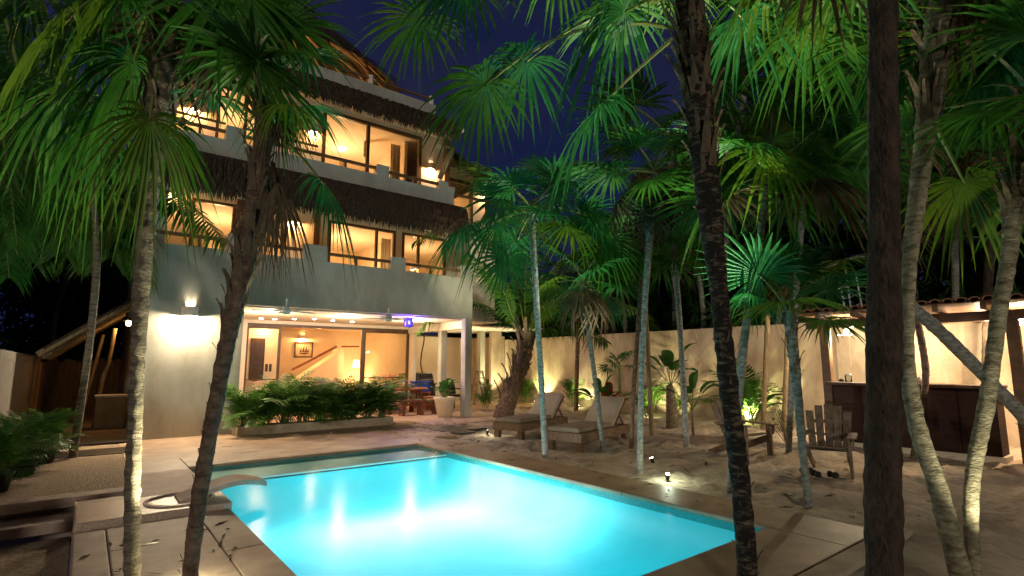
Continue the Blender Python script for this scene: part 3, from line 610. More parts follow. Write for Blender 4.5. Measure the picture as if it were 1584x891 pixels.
# left side wall: glossy panel, grey panel, orange end pier
lw = thing('side_wall', (-1, 12, 0), 'low boundary wall with a glossy pale panel and a grey panel', 'wall')
ly = [onX(px, 600, -1.0).y for px in (4, 68)]
M['gloss'] = mat('glossy_panel', (.36, .33, .29), (.48, .44, .38), .16, 2., .1, 3., spec=.8)
M['gloss2'] = mat('grey_panel', (.10, .105, .11), (.17, .175, .18), .2, 2., .1, 3., spec=.8)
M['orange_st'] = mat('ochre_stucco', (.45, .27, .13), (.55, .34, .18), .8, 3., .3, 40.)
b = MB(); b.box(-1.2, 6.5, -.4, -1.0, ly[1], 1.72); part('panel', b, 'gloss', lw, .01)
b = MB(); b.box(-1.2, ly[1] + .004, -.4, -.97, 18.2, 1.70); part('panel', b, 'gloss2', lw, .02)
b = MB(); b.box(-1.2, 18.203, -.4, -.93, 19.2, 1.72); part('pier', b, 'orange_st', lw, .02)
b = MB(); b.box(-1.2, 19.203, -.4, -.9, 25.5, 1.55); part('pier', b, 'orange_st', lw, .02)
# lean-to roof of poles on the left of the house
lr = thing('lean_to_roof', (0, 15, 2), 'sloping lean-to roof of pale poles between the side wall and the villa', 'roof')
A, Bq, Cq = onY(66, 545, 14.6), onY(205, 468, 14.6), onY(205, 498, 16.4)
dv = (Bq - A)
for k in range(11):
    y = 14.6 + k * .56; o = Vector((0, y - 14.6, .035 * math.sin(k * 2.1))); b = MB(); b.tube([A + o - dv * .05, A + o + dv * .5 + Vector((0, 0, .02)), A + o + dv * .99], .075, 8); part('pole', b, 'pole', lr)
b = MB(); b.hexa([tuple(v) for v in (A + Vector((0, -.1, .06)), A + dv * .985 + Vector((0, -.1, .06)), A + dv * .985 + Vector((0, 6., .06)), A + Vector((0, 6., .06)), A + Vector((0, -.1, .1)), A + dv * .985 + Vector((0, -.1, .1)), A + dv * .985 + Vector((0, 6., .1)), A + Vector((0, 6., .1)))]); part('thatch_cover', b, 'thatch', lr)
p = onY(199, 500, 16.5); s = thing('side_lamp', p, 'small glowing orange lamp under the lean-to roof', 'lamp')
b = MB(); b.lathe([(0, .07), (.05, .05), (.06, 0), (.04, -.06), (0, -.07)], p, 12); part('bulb', b, 'lampo', s, smooth=True); b = MB(); b.lathe([(.0, .14), (.12, .06), (.12, .05)], p, 14); part('shade', b, 'dark', s)
lamp('POINT', (p.x - .1, p.y - .3, p.z - .12), 9, ORANGE, s, .05)

bf = thing('board_fence', (0, 21.4, 0), 'dark vertical board fence closing the side passage behind the bamboo poles', 'fence')
for k in range(14): b = MB(); b.box(-.9 + k * .14, 21.4 + (k % 2) * .01, -.1, -.9 + k * .14 + .132, 21.43 + (k % 2) * .01, 1.62 + .05 * math.sin(k * 2.3)); part('board', b, 'pole', bf)
cr = thing('storage_crate', (.55, 16.2, 0), 'pale upright storage box standing beside the villa wall under the lean-to', 'box')
softbox(.28, 16.0, 0, .84, 16.5, .72, 'planter', cr, 'body', .01); softbox(.25, 15.97, .722, .88, 16.53, .77, 'white', cr, 'lid', .01)

# ---------------------------------------------------------------- furniture on the patio
def round_table():
    p = Vector((7.75, 15.35, 0)); t = thing('dining_table', p, 'red wooden dining table with thick round legs on the covered patio', 'table')
    b = MB(); n = 40; z0, z1 = .70, .76
    pr = [(p.x + .82 * math.copysign(abs(math.cos(a)) ** .55, math.cos(a)), p.y + .46 * math.copysign(abs(math.sin(a)) ** .55, math.sin(a))) for a in (2 * math.pi * k / n for k in range(n))]
    i = len(b.v); b.v += [(x, y, z0) for x, y in pr] + [(x, y, z1) for x, y in pr]
    b.f += [tuple(range(n - 1, -1, -1)), tuple(range(n, 2 * n))] + [(k, (k + 1) % n, n + (k + 1) % n, n + k) for k in range(n)]; b.m += [0] * (n + 2)
    part('tabletop', b, 'redwood', t, .012)
    for sx in (-.5, .5):
        for sy in (-.26, .26): b = MB(); b.tube([(p.x + sx, p.y + sy, 0), (p.x + sx, p.y + sy, .35), (p.x + sx, p.y + sy, .70)], [.075, .08, .07], 12); part('leg', b, 'redwood', t, smooth=True)
    for sx in (-.5, .5): b = MB(); b.box(p.x + sx - .04, p.y - .26, .60, p.x + sx + .04, p.y + .26, .698); part('stretcher', b, 'redwood', t)
    return p
tp = round_table()
def bench(x, y, ln, rz, label):
    t = thing('bench', (x, y, 0), label, 'bench', 'red wooden benches round the dining table', rz)
    b = MB(); b.box(-ln / 2, -.17, .40, ln / 2, .17, .45); obj('seat', b.mesh('seat', 'redwood'), t, bevel=.01)
    for k in (-.40, .05, .42):
        b = MB(); b.box(k * ln - .05, -.13, 0, k * ln + .05, .13, .398); obj('leg', b.mesh('leg', 'redwood'), t, bevel=.008)
    b = MB(); b.box(-.36 * ln, -.025, .28, .37 * ln, .025, .34); obj('stretcher', b.mesh('stretcher', 'redwood'), t)
bench(7.92, 14.55, 1.35, 0, 'red wooden bench on the pool side of the dining table')
bench(7.7, 16.2, 1.35, 0, 'red wooden bench on the house side of the dining table'); bench(9.05, 15.55, .95, R_(90), 'short red bench at the column end of the dining table')
v = thing('flower_vase', (tp.x - .42, tp.y, .76), 'clear vase of pink flowers standing on the dining table', 'vase')
vp = Vector((tp.x - .42, tp.y, .76)); b = MB(); b.lathe([(0, .002), (.055, .003), (.05, .08), (.04, .15), (.055, .2)], vp, 14); part('vase_body', b, 'jar', v, smooth=True)
r = random.Random(4); b = MB(); bp = MB()
for k in range(22):
    a = r.uniform(0, 6.28); q = vp + Vector((math.cos(a) * r.uniform(.04, .24), math.sin(a) * r.uniform(.04, .2), r.uniform(.24, .42))); b.tube([vp + Vector((0, 0, .04)), (vp + q) / 2 + Vector((0, 0, .06)), q], .006, 4)
    for m in range(6):
        aa = m * 1.047 + a; d = Vector((math.cos(aa), math.sin(aa), .4)) * .055; s2 = Vector((-math.sin(aa), math.cos(aa), 0)) * .02
        bp.quad(q, q + d * .6 + s2, q + d, q + d * .6 - s2)
part('stem', b, 'petiole', v); part('petal', bp, 'pink', v, kind='stuff')
# grill, cooler, dark chair, curved pole, stepladder, pot plant
g0 = onY(655, 600, 17.4); g = thing('gas_grill', (g0.x, 17.4, 0), 'black gas grill with its lid shut behind the dining table', 'grill'); x = g0.x
b = MB(); b.box(x - .38, 17.2, .12, x + .38, 17.7, .78); part('cabinet', b, 'black', g, .015)
b = MB(); b.hexa([(x - .36, 17.2, .80), (x + .36, 17.2, .80), (x + .36, 17.7, .80), (x - .36, 17.7, .80), (x - .33, 17.32, 1.18), (x + .33, 17.32, 1.18), (x + .33, 17.62, 1.2), (x - .33, 17.62, 1.2)]); l = part('lid', b, 'black', g, .05)
b = MB(); b.tube([(x - .26, 17.17, .95), (x + .26, 17.17, .95)], .014, 8); part('handle', b, 'steel', l)
for sx in (-1, 1): b = MB(); b.box(x + sx * .40 - (.22 if sx < 0 else 0), 17.24, .76, x + sx * .40 + (.22 if sx > 0 else 0), 17.66, .80); part('side_shelf', b, 'black', g, .008)
for sx in (-.3, .3): b = MB(); b.tube([(x + sx - .02, 17.3, .07), (x + sx + .02, 17.3, .07)], .07, 14); part('wheel', b, 'dark', g)
for k in range(3): b = MB(); b.tube([(x - .2 + k * .2, 17.2, .70), (x - .2 + k * .2, 17.16, .70)], .025, 10); part('knob', b, 'steel', g)
c0 = onY(650, 603, 16.75); x = c0.x; c = thing('cooler_box', (x, 16.75, .55), 'blue cooler box on a stool in front of the grill', 'cooler')
b = MB(); b.box(x - .30, 16.58, .552, x + .30, 16.92, .85); part('body', b, 'blue', c, .025); b = MB(); b.box(x - .315, 16.565, .852, x + .315, 16.935, .92); part('lid', b, 'blue', c, .02)
s = thing('stool', (x, 16.75, 0), 'low wooden stool carrying the blue cooler box', 'stool'); b = MB(); b.box(x - .33, 16.56, .50, x + .33, 16.94, .55); part('seat', b, 'redwood', s, .008)
for sx in (-.27, .27):
    for sy in (-.14, .14): b = MB(); b.box(x + sx - .03, 16.75 + sy - .03, 0, x + sx + .03, 16.75 + sy + .03, .498); part('leg', b, 'redwood', s)
b = MB(); ps = [onY(px, py, 17.9) for px, py in ((654, 508), (656, 525), (652, 548), (651, 565), (655, 582))]; pp, rr_ = smooth_path(ps, [.025] * 5); b.tube(pp, rr_, 8); solo('bent_pole', b, 'dark', 'thin dark bent pole rising behind the grill to the patio ceiling', 'pole', smooth=True)
x = onY(700, 590, 15.6).x; k = thing('patio_chair', (x, 15.6, 0), 'black chair with a rounded back between the two porch columns', 'chair')
b = MB(); n = 16
for i in range(n):
    a0, a1 = math.pi * i / n, math.pi * (i + 1) / n
    pf = lambda a, y, kk: (x + .27 * kk * math.cos(a), y, .68 + .34 * kk * math.sin(a))
    b.hexa([(x + .27 * math.cos(a0), 15.80, .5), (x + .27 * math.cos(a1), 15.80, .5), (x + .27 * math.cos(a1), 15.86, .5), (x + .27 * math.cos(a0), 15.86, .5), pf(a0, 15.86, 1), pf(a1, 15.86, 1), pf(a1, 15.92, 1), pf(a0, 15.92, 1)])
part('backrest', b, 'black', k); b = MB(); b.box(x - .26, 15.35, .42, x + .26, 15.85, .50); part('seat', b, 'black', k, .03)
for sx in (-.22, .22):
    for y in (15.4, 15.8): b = MB(); b.tube([(x + sx, y, 0), (x + sx * .9, y, .42)], .018, 8); part('leg', b, 'dark', k)
    b = MB(); b.beam((x + sx * 1.25, 15.4, .66), (x + sx * 1.25, 15.86, .68), .05, .04); part('armrest', b, 'black', k, .01)
x, y = onY(741, 600, 17.0).x, 17.0; l = thing('stepladder', (x, y, 0), 'pale wooden stepladder standing open by the patio wall', 'ladder')
for s0, mn in ((-1, 'pole'), (1, 'grey')):
    dx = s0 * .38
    for sy in (-.17, .17): b = MB(); b.beam((x + dx, y + sy * 1.2, 0), (x + dx * .12, y + sy * .8, 1.22), .035, .06); part('rail', b, mn, l)
    for q in range(1, 5):
        t = q / 5; xx = x + dx * (1 - .88 * t); b = MB(); b.box(xx - .045, y - .19 * (1 - .3 * t), 1.22 * t - .012, xx + .045, y + .19 * (1 - .3 * t), 1.22 * t + .012); part('step', b, mn, l)
b = MB(); b.box(x - .1, y - .17, 1.22, x + .1, y + .17, 1.25); part('top_step', b, 'pole', l)

# ---------------------------------------------------------------- leaves
DOWN = Vector((0, 0, -1))
def fan_into(b, C, hub, Rr, rng, nseg=30, span=150., droop=.35, nrm=None, arch=.12, pw=.011, m0=0, mp=1, blur=0.):
    """one fan leaf: arched petiole from C to the hub, then folded tapering segments that droop"""
    C = Vector(C); hub = Vector(hub); ln = (hub - C).length
    mid = (C + hub) / 2 + Vector((0, 0, ln * arch)); pts = []
    for i in range(7):
        t = i / 6; pts.append(C * (1 - t) ** 2 + mid * 2 * t * (1 - t) + hub * t * t)
    b.tube(pts, [pw * (1.5 - .8 * i / 6) for i in range(7)], 5, mp, False)
    d = (pts[-1] - pts[-2]).normalized()
    up = Vector(nrm).normalized() if nrm is not None else Vector((rng.uniform(-.25, .25), rng.uniform(-.25, .25), 1))
    n = (up - d * up.dot(d))
    if n.length < .15: n = d.cross(Vector((1, .2, .1)))
    n.normalize()
    if nrm is not None: d = (d * .35 + (d - n * d.dot(n)) * .65).normalized()
    s = d.cross(n).normalized(); sp = R_(span); st = 2 * sp / nseg
    for k in range(nseg):
        a = -sp + st * (k + .5) + rng.uniform(-.25, .25) * st
        e = math.cos(a) * d + math.sin(a) * s; t_ = math.cos(a) * s - math.sin(a) * d
        L = Rr * (.80 + .24 * math.cos(a * .55)) * rng.uniform(.88, 1.06); dr = droop * rng.uniform(.7, 1.5); tw = rng.uniform(-.06, .06)
        rows = []
        for t, w in ((.03, 1.), (.27, 1.), (.5, .92), (.76, .50), (1., .02)):
            p = hub + e * (L * t) + DOWN * (dr * L * t ** 2.1) + n * (.10 * L * math.sin(t * 2.2)) + t_ * (tw * L * t * t)
            hw = math.tan(st * .5) * L * min(t, .46) * w
            rows.append((p - t_ * hw, p - n * (hw * .55), p + t_ * hw))
        i = len(b.v)
        for rw in rows: b.v += [tuple(q) for q in rw]
        for q in range(len(rows) - 1):
            o = i + q * 3; b.f += [(o, o + 1, o + 4, o + 3), (o + 1, o + 2, o + 5, o + 4)]; b.m += [m0, m0]
def pinn_into(b, path, rng, n=40, ll=.45, w=.02, hang=.5, rr=.018, m0=0, mp=1, start=.18, fwd=.55):
    pts, _ = smooth_path([Vector(p) for p in path], [1] * len(path), .05); k = len(pts)
    b.tube(pts[::2] + [pts[-1]], [rr * (1 - .8 * i / (len(pts[::2]))) for i in range(len(pts[::2]) + 1)], 5, mp, False)
    for i in range(n):
        t = start + (1 - start) * i / (n - 1); q = min(int(t * (k - 1)), k - 2); p = pts[q]; d = (pts[q + 1] - p).normalized()
        s = d.cross(Vector((0, 0, 1)))
        if s.length < .1: s = d.cross(Vector((0, 1, 0)))
        s.normalize(); up = s.cross(d)
        L0 = ll * math.sin(math.pi * (.12 + .83 * (t - start) / (1 - start))) ** .6
        for sd in (-1, 1):
            L = L0 * rng.uniform(.85, 1.12); e = (s * sd + d * fwd + up * rng.uniform(-.1, .25)).normalized()
            a, c, f = p, p + e * L * .5 + DOWN * (hang * L * .16), p + e * L * .92 + DOWN * (hang * L * rng.uniform(.45, .8))
            wv = d.cross(e).cross(e).normalized() * w * .5 if d.cross(e).length > .01 else d * w * .5
            i0 = len(b.v); b.v += [tuple(v) for v in (a - wv * .6, a + wv * .6, c - wv, c + wv, f)]
            b.f += [(i0, i0 + 1, i0 + 3, i0 + 2), (i0 + 2, i0 + 3, i0 + 4)]; b.m += [m0, m0]
def broad_into(b, base, tip, w, rng, bend=.25, m0=0, mp=1, n=8, petiole=.35):
    base = Vector(base); tip = Vector(tip); L = (tip - base).length; d0 = (tip - base)
    P = lambda t: base + d0 * t + Vector((0, 0, bend * L * math.sin(t * math.pi) * .9 - 0 * t))
    b.tube([P(t / 6 * petiole) for t in range(7)], .01, 5, mp, False); rows = []
    for k in range(n + 1):
        t = petiole + (1 - petiole) * k / n; p = P(t); d = (P(t + .02) - P(t - .02)).normalized(); s = d.cross(Vector((0, 0, 1)))
        if s.length < .05: s = Vector((1, 0, 0))
        s.normalize(); u = s.cross(d); hw = w * math.sin(math.pi * (.06 + .94 * (k / n)) ** .8) ** .8 + .002
        rows.append((p - s * hw + u * hw * .35, p, p + s * hw + u * hw * .35))
    i = len(b.v)
    for rw in rows: b.v += [tuple(q) for q in rw]
    for q in range(n):
        o = i + q * 3; b.f += [(o, o + 1, o + 4, o + 3), (o + 1, o + 2, o + 5, o + 4)]; b.m += [m0, m0]
# shared leaf meshes, drawn along +X from the crown
FANS = {}
def fan_variants(key, mt, seed, L=(.45, .85), Rr=(.55, .72), n=4, droop=(.2, .5), nseg=30):
    r = random.Random(seed); out = []
    for k in range(n):
        b = MB(); ln = r.uniform(*L); fan_into(b, (0, 0, 0), (ln, 0, r.uniform(-.04, .06)), r.uniform(*Rr), r, nseg, r.uniform(135, 160), r.uniform(*droop))
        out.append(b.mesh('frond', [mt, 'petiole'], smooth=False))
    FANS[key] = out
fan_variants('g', 'fan', 11, n=5); fan_variants('y', 'fan2', 12); fan_variants('b', 'fan3', 13, n=5)
fan_variants('dead', 'dead', 14, L=(.3, .5), Rr=(.45, .6), droop=(.5, .9), nseg=22, n=3)
fan_variants('old', 'dead', 18, L=(.4, .7), Rr=(.5, .65), droop=(.6, 1.), nseg=26, n=3)
fan_variants('sm', 'fan3', 15, L=(.25, .5), Rr=(.30, .40), nseg=24)
fan_variants('far', 'fan', 16, L=(.5, .9), Rr=(.6, .8), nseg=20)
PIN = []
r = random.Random(21)
for k in range(4):
    b = MB(); l = r.uniform(.8, 1.05); pinn_into(b, [(0, 0, 0), (l * .3, 0, .10), (l * .65, 0, .12), (l, 0, -.10)], r, 20, .30, .030, .45, .010, start=.28); PIN.append(b.mesh('frond', ['pinn', 'petiole']))
PINL = []
for k in range(3):
    b = MB(); l = r.uniform(2.0, 2.5); pinn_into(b, [(0, 0, 0), (l * .35, 0, .25), (l * .7, 0, .22), (l, 0, -.35)], r, 46, .55, .034, .7, .022, start=.2); PINL.append(b.mesh('frond', ['pinn', 'petiole']))
def place(me, name, root, C, az, el, roll=0., s=1.):
    o = bpy.data.objects.new(name, me); COL.objects.link(o); o.parent = root
    o.matrix_local = Matrix.Translation(Vector(C) - root.location) @ Matrix.Rotation(az, 4, 'Z') @ Matrix.Rotation(-el, 4, 'Y') @ Matrix.Rotation(roll, 4, 'X') @ Matrix.Scale(s, 4)
    return o
def crown(root, C, n, key, seed, el=(-35, 70), s=1., dead=0, spread=.10, azr=None):
    r = random.Random(seed)
    for k in range(n):
        az = k * 2.39996 + r.uniform(-.3, .3) if azr is None else r.uniform(*azr); t = (k + .5) / n; e = el[1] + (el[0] - el[1]) * t ** .8 + r.uniform(-8, 8)
        kk = key if key == 'sm' or r.random() > .16 else 'y'
        if t > .7 and key != 'sm' and r.random() < .3: kk = 'old'
        place(r.choice(FANS[kk]), 'dead_frond' if kk == 'old' else 'frond', root, Vector(C) + Vector((0, 0, -spread * t)), az, R_(e), r.uniform(-.5, .5), s * r.uniform(.85, 1.12))
    for k in range(dead):
        place(r.choice(FANS['dead']), 'dead_frond', root, Vector(C) + Vector((0, 0, -.2 - .25 * r.random())), r.uniform(0, 6.28), R_(r.uniform(-85, -60)), r.uniform(-.6, .6), s * r.uniform(.7, 1.))
BOOT = None
def boots(root, pts, rad, i0, i1, n, seed, s=1.):           # old leaf bases round the upper trunk
    global BOOT
    if BOOT is None:
        BOOT = []
        for k in range(4):
            rr = random.Random(k); b = MB(); ww = .03
            for sd in (-1, 1):
                prev = None
                for t in range(5):
                    z = t * .055; out = .008 + .02 * t * t * .22 + rr.uniform(0, .006); w = ww * (1 - t * .17) + rr.uniform(-.004, .004)
                    c = (Vector((out, 0, z)), Vector((out * .8, sd * w, z)))
                    if prev: b.quad(prev[0], prev[1], c[1], c[0])
                    prev = c
            BOOT.append(b.mesh('leaf_base', 'boot'))
    r = random.Random(seed)
    for k in range(n):
        q = int(i0 + (i1 - i0) * (k + r.random()) / n); q = max(0, min(q, len(pts) - 1)); az = k * 2.4 + r.uniform(-.4, .4); a = Vector((math.cos(az), math.sin(az), 0))
        place(r.choice(BOOT), 'leaf_base', root, pts[q] + a * rad[q] * .85, az, R_(r.uniform(-12, 14)), 0, s * r.uniform(.7, 1.35))
def trunk(name, label, nodes, D=None, bark='bark_ring', cat='palm tree', group=None, base=None, ring=.03, jit=.05, seed=1, n=12, depthto=None):
    """nodes: photograph pixels and widths from the foot up, on the upright plane at the foot's distance"""
    if D is None:
        p = G(nodes[0][0], nodes[0][1]); D = depth(p)
    k = len(nodes); pts = []; rad = []
    for i, (px, py, w) in enumerate(nodes):
        d = D if depthto is None else D + (depthto - D) * i / (k - 1)
        pts.append(AT(px, py, d)); rad.append(w / 2 / F * d * .80)
    f = pts[0].copy(); low = -.06
    if pts[0].z > low: pts[0].z = low
    root = thing(name, Vector((pts[0].x, pts[0].y, 0)), label, cat, group)
    pp, ra = smooth_path(pts, rad, .045); r = random.Random(seed); wob = 0
    for i in range(len(ra)):
        wob = .8 * wob + r.uniform(-.03, .03); ra[i] *= 1 + wob + (ring if i % 3 == 0 else -ring * .5)
    b = MB(); b.tube(pp, ra, n, jit=jit, rng=r); part('trunk', b, bark, root, smooth=True)
    return root, pp, ra, D
def hero(root, fr, seed, D, Cw=None, mt='fan'):
    """fronds given by where their hub and crown lie: (crown px, hub px, hub distance, radius m, normal, droop)"""
    r = random.Random(seed)
    for f in fr:
        cpx, hpx, dh, Rr = f[:4]; nrm = f[4] if len(f) > 4 else None; dr = f[5] if len(f) > 5 else .45; mm = f[6] if len(f) > 6 else mt; arch = f[7] if len(f) > 7 else .14; sp = f[8] if len(f) > 8 else 158
        C = Cw if cpx is None else AT(cpx[0], cpx[1], D); hub = AT(hpx[0], hpx[1], dh)
        b = MB(); fan_into(b, C, hub, Rr, r, 34 if sp > 90 else 20, sp, dr, nrm, arch, .012); part('dead_frond' if mm == 'dead' else 'frond', b, [mm, 'dead' if mm == 'dead' else 'petiole'], root)
def leafsplay(root, b_mats, paths, seed, n=46, ll=.5, w=.03, hang=.7):
    r = random.Random(seed)
    for p in paths: b = MB(); pinn_into(b, p, r, n, ll, w, hang, .02, start=.12); part('frond', b, b_mats, root)
CAMN = Vector((-FW.x, -FW.y, .15))

# ---------------------------------------------------------------- palms
PT = 'palm tree'; GP = 'fan palms in the pool garden'
# left, beside the deck
t1, pp, ra, D1 = trunk('fan_palm', 'tall slim fan palm left of the pool with its foot lit bright yellow', [(207, 915, 28), (205, 760, 26), (213, 560, 26), (222, 400, 30), (232, 280, 36), (245, 150, 42), (258, 30, 46), (266, -60, 44)], None, 'bark_ring', PT, GP, ring=.085)
boots(t1, pp, ra, len(pp) * .66, len(pp) - 1, 46, 31, 1.)
C = AT(266, -60, D1); crown(t1, C, 14, 'g', 41, (-60, 50), 1.05)
hero(t1, [(None, (205, 95), D1 + .1, .62, None, .8), (None, (150, 60), D1 + .35, .6, None, .7), (None, (115, 20), D1 - .4, .6, None, .8, 'fan2'), (None, (250, 190), D1 + .5, .55, None, 1.0), (None, (165, 170), D1 + .25, .62, None, 1.), (None, (232, 185), D1 - .1, .48, None, 1.1, 'fan2'), (None, (180, 0), D1 - .3, .6, None, .5, 'fan2'), (None, (95, 140), D1 + .2, .6, None, .9)], 51, D1, C)
# leaning one in front of the house wall
t2, pp, ra, D2 = trunk('fan_palm', 'leaning brown fan palm in front of the villa with a skirt of dead leaves', [(290, 915, 26), (310, 760, 27), (340, 590, 29), (362, 480, 31), (385, 370, 38), (398, 280, 36), (405, 200, 26), (406, 150, 18)], None, 'bark_brown', PT, GP, jit=.09, seed=2)
boots(t2, pp, ra, len(pp) * .50, len(pp) - 6, 60, 32, .85); boots(t2, pp, ra, 3, len(pp) * .5, 46, 132, .34)
C = AT(404, 190, D2); N1 = CAMN + Vector((0, 0, -.25))
hero(t2, [(None, (400, 95), D2 - .35, .66, N1, .35), (None, (440, 40), D2 + .1, .6, CAMN, .3), (None, (350, 60), D2 + .1, .6, CAMN, .35), (None, (340, 110), D2 + .5, .5, None, .5), (None, (455, 170), D2 + .25, .55, None, .7, 'fan3'), (None, (440, 165), D2 - .2, .36, None, .9, 'fan2'), (None, (500, 285), D2 + .1, .40, None, 1., 'fan3'), (None, (370, -20), D2 - .2, .6, CAMN, .3), (None, (470, 90), D2 + .5, .55, None, .5, 'fan3'), (None, (330, 150), D2 + .5, .45, None, .5, 'fan3')], 52, D2, C)
r = random.Random(5); sk = []
for k in range(7):
    px, py = 404 + k * 5 + r.uniform(-3, 3), 262 + r.uniform(0, 24); sk.append(((px - 3, py - 12), (px + (k - 3) * 1.5, py + 18), D2 + r.uniform(-.22, .15), r.uniform(.26, .38), CAMN + RT * r.uniform(-.7, .7), .9, 'dead', .0, r.uniform(28, 50)))
for k in range(5):
    px, py = 410 + k * 9, 150 + r.uniform(0, 30); sk.append(((px - 6, py - 15), (px + k * 1.5, py + 12), D2 + r.uniform(-.2, .2), r.uniform(.22, .32), CAMN + RT * r.uniform(-.7, .7), .9, 'dead', .0, r.uniform(30, 60)))
hero(t2, sk, 59, D2)
# big dark peeling trunk in front of the pool corner
t3, pp, ra, D3 = trunk('fan_palm', 'thick fan palm with dark peeling bark beside the near pool corner', [(1158, 915, 36), (1147, 760, 34), (1127, 600, 34), (1112, 450, 34), (1095, 300, 46), (1080, 150, 58), (1068, 20, 60), (1060, -70, 44)], None, 'bark_dark', PT, GP, jit=.10, seed=3, n=14, ring=.02)
boots(t3, pp, ra, len(pp) * .60, len(pp) - 1, 90, 33, 1.05); boots(t3, pp, ra, 2, len(pp) * .6, 70, 133, .36)
C = AT(1062, -30, D3)
hero(t3, [((1050, 45), (752, 130), D3 + .3, .64, None, .55, 'fan', .30), ((1040, 0), (815, 95), D3 + .5, .60, None, .6, 'fan3', .22), ((1040, 60), (930, 165), D3 + .1, .60, None, .75, 'fan3', .05), ((1055, -10), (967, 18), D3 - .1, .70, None, .75, 'fan3', .1), (None, (720, -25), D3 + .2, .64, None, .55, 'fan', .2), (None, (650, 30), D3 + .9, .60, None, .4, 'fan2', .25), (None, (1000, -30), D3 + .3, .60, None, .8),
    (None, (1180, -20), D3 + .3, .62, None, .7), (None, (1150, 30), D3 + .6, .60, None, .9, 'fan3'), (None, (860, -60), D3 + .5, .62, None, .6)], 53, D3, C)
crown(t3, C, 8, 'g', 43, (0, 75), .9, 0)
# dark smooth trunk close to the camera
t4, pp, ra, D4 = trunk('fan_palm', 'thickest trunk in view, dark and straight, close to the camera', [(1366, 1000, 62), (1366, 760, 60), (1367, 600, 58), (1367, 300, 56), (1365, 0, 54), (1364, -160, 50)], 2.9, 'bark_black', PT, GP, jit=.055, seed=4, n=20, ring=.012)
crown(t4, AT(1364, -190, 2.9), 12, 'g', 44, (-25, 60), 1.)
hero(t4, [(None, (1250, 55), 4.4, .62, None, .8, 'fan'), (None, (1300, -20), 3.9, .6, None, .6, 'fan2'), (None, (1460, 30), 4.6, .6, None, .7, 'fan3')], 54, 2.9, AT(1364, -190, 2.9))
# right hand trunks
t5, pp, ra, D5 = trunk('fan_palm', 'pale fan palm whose trunk bends right behind the dark straight one', [(1494, 915, 34), (1452, 760, 32), (1418, 655, 30), (1402, 545, 26), (1407, 410, 26), (1425, 260, 34), (1443, 120, 48), (1455, -10, 54), (1460, -80, 40)], None, 'bark_pale', PT, GP, seed=5)
boots(t5, pp, ra, len(pp) * .68, len(pp) - 1, 60, 34, 1.)
C5 = AT(1458, -70, D5); crown(t5, C5, 12, 'g', 45, (-25, 65), 1.1, 2)
hero(t5, [((1438, 178), (1492, 283), D5 + .2, .52, None, .75, 'fan2', .0), (None, (1530, 40), D5 + .2, .7, None, .6, 'fan3'), (None, (1570, 120), D5 + .5, .65, None, .6, 'fan'), (None, (1400, 60), D5 + .5, .6, None, .7, 'fan3'), (None, (1520, 130), D5 + .9, .6, None, .9)], 55, D5, C5)
t6, pp, ra, D6 = trunk('fan_palm', 'pale speckled fan palm standing upright at the right of the bar', [(1507, 915, 25), (1502, 800, 23), (1507, 720, 24), (1527, 620, 26), (1546, 480, 25), (1560, 400, 26), (1570, 300, 36), (1583, 220, 40), (1592, 150, 34)], None, 'bark_pale', PT, GP, seed=6)
boots(t6, pp, ra, len(pp) * .72, len(pp) - 1, 40, 35, .9)
C6 = AT(1594, 140, D6); crown(t6, C6, 14, 'g', 46, (-40, 60), 1.05, 2)
t7, pp, ra, D7 = trunk('leaning_palm', 'palm trunk leaning steeply across the front of the bar', [(1668, 728, 26), (1625, 690, 25), (1584, 645, 25), (1500, 558, 24), (1440, 500, 24), (1395, 462, 22), (1368, 420, 20), (1358, 330, 20), (1356, 200, 18)], None, 'bark_grey', PT, GP, seed=7)
crown(t7, AT(1355, 180, D7), 14, 'g', 47, (-45, 55), 1.15)
t8, *_ = trunk('slim_palm', 'thin crooked brown trunk in front of the bar counter', [(1412, 705, 11), (1424, 640, 11), (1432, 580, 12), (1424, 520, 12), (1412, 470, 11), (1408, 410, 10), (1412, 300, 9)], None, 'bark_brown', PT, seed=8); crown(t8, _[0][-1], 9, 'far', 48, (-50, 50), .9)
t9, *_ = trunk('slim_palm', 'dark slim palm trunk behind the bar at its right end', [(1527, 690, 15), (1526, 560, 14), (1528, 450, 15), (1534, 370, 16)], None, 'bark_black', PT, seed=9); C9 = _[0][-1]
r = random.Random(3)
for k in range(9): place(r.choice(PINL), 'frond', t9, C9, k * .7, R_(r.uniform(0, 60)), r.uniform(-.3, .3), .8)
# beside the loungers
t10, pp, ra, D10 = trunk('fan_palm', 'slender pale grey fan palm at the pool edge in front of the loungers', [(844, 707, 12), (838, 600, 11), (832, 500, 12), (827, 420, 13), (823, 350, 13), (822, 320, 10)], None, 'bark_grey', PT, GP, seed=10)
boots(t10, pp, ra, len(pp) * .6, len(pp) - 1, 26, 36, .6)
C = pp[-1]; hero(t10, [(None, (775, 305), D10 - .1, 0.71, CAMN, .3, 'fan3'), (None, (850, 300), D10 - .2, 0.68, CAMN, .4, 'fan3'), (None, (910, 335), D10, 0.71, CAMN + Vector((0, 0, .6)), .4, 'fan3'), (None, (935, 375), D10 + .1, 0.74, CAMN, .3, 'fan'), (None, (782, 400), D10 - .2, 0.64, CAMN, .3, 'fan3'), (None, (770, 350), D10 - .3, 0.85, None, .7, 'fan3'), (None, (835, 265), D10 + .3, 0.64, CAMN, .2, 'fan3'), (None, (720, 355), D10 - .2, 0.78, None, .7, 'fan3')], 56, D10, C)
crown(t10, C, 12, 'b', 49, (-45, 60), 1.15)
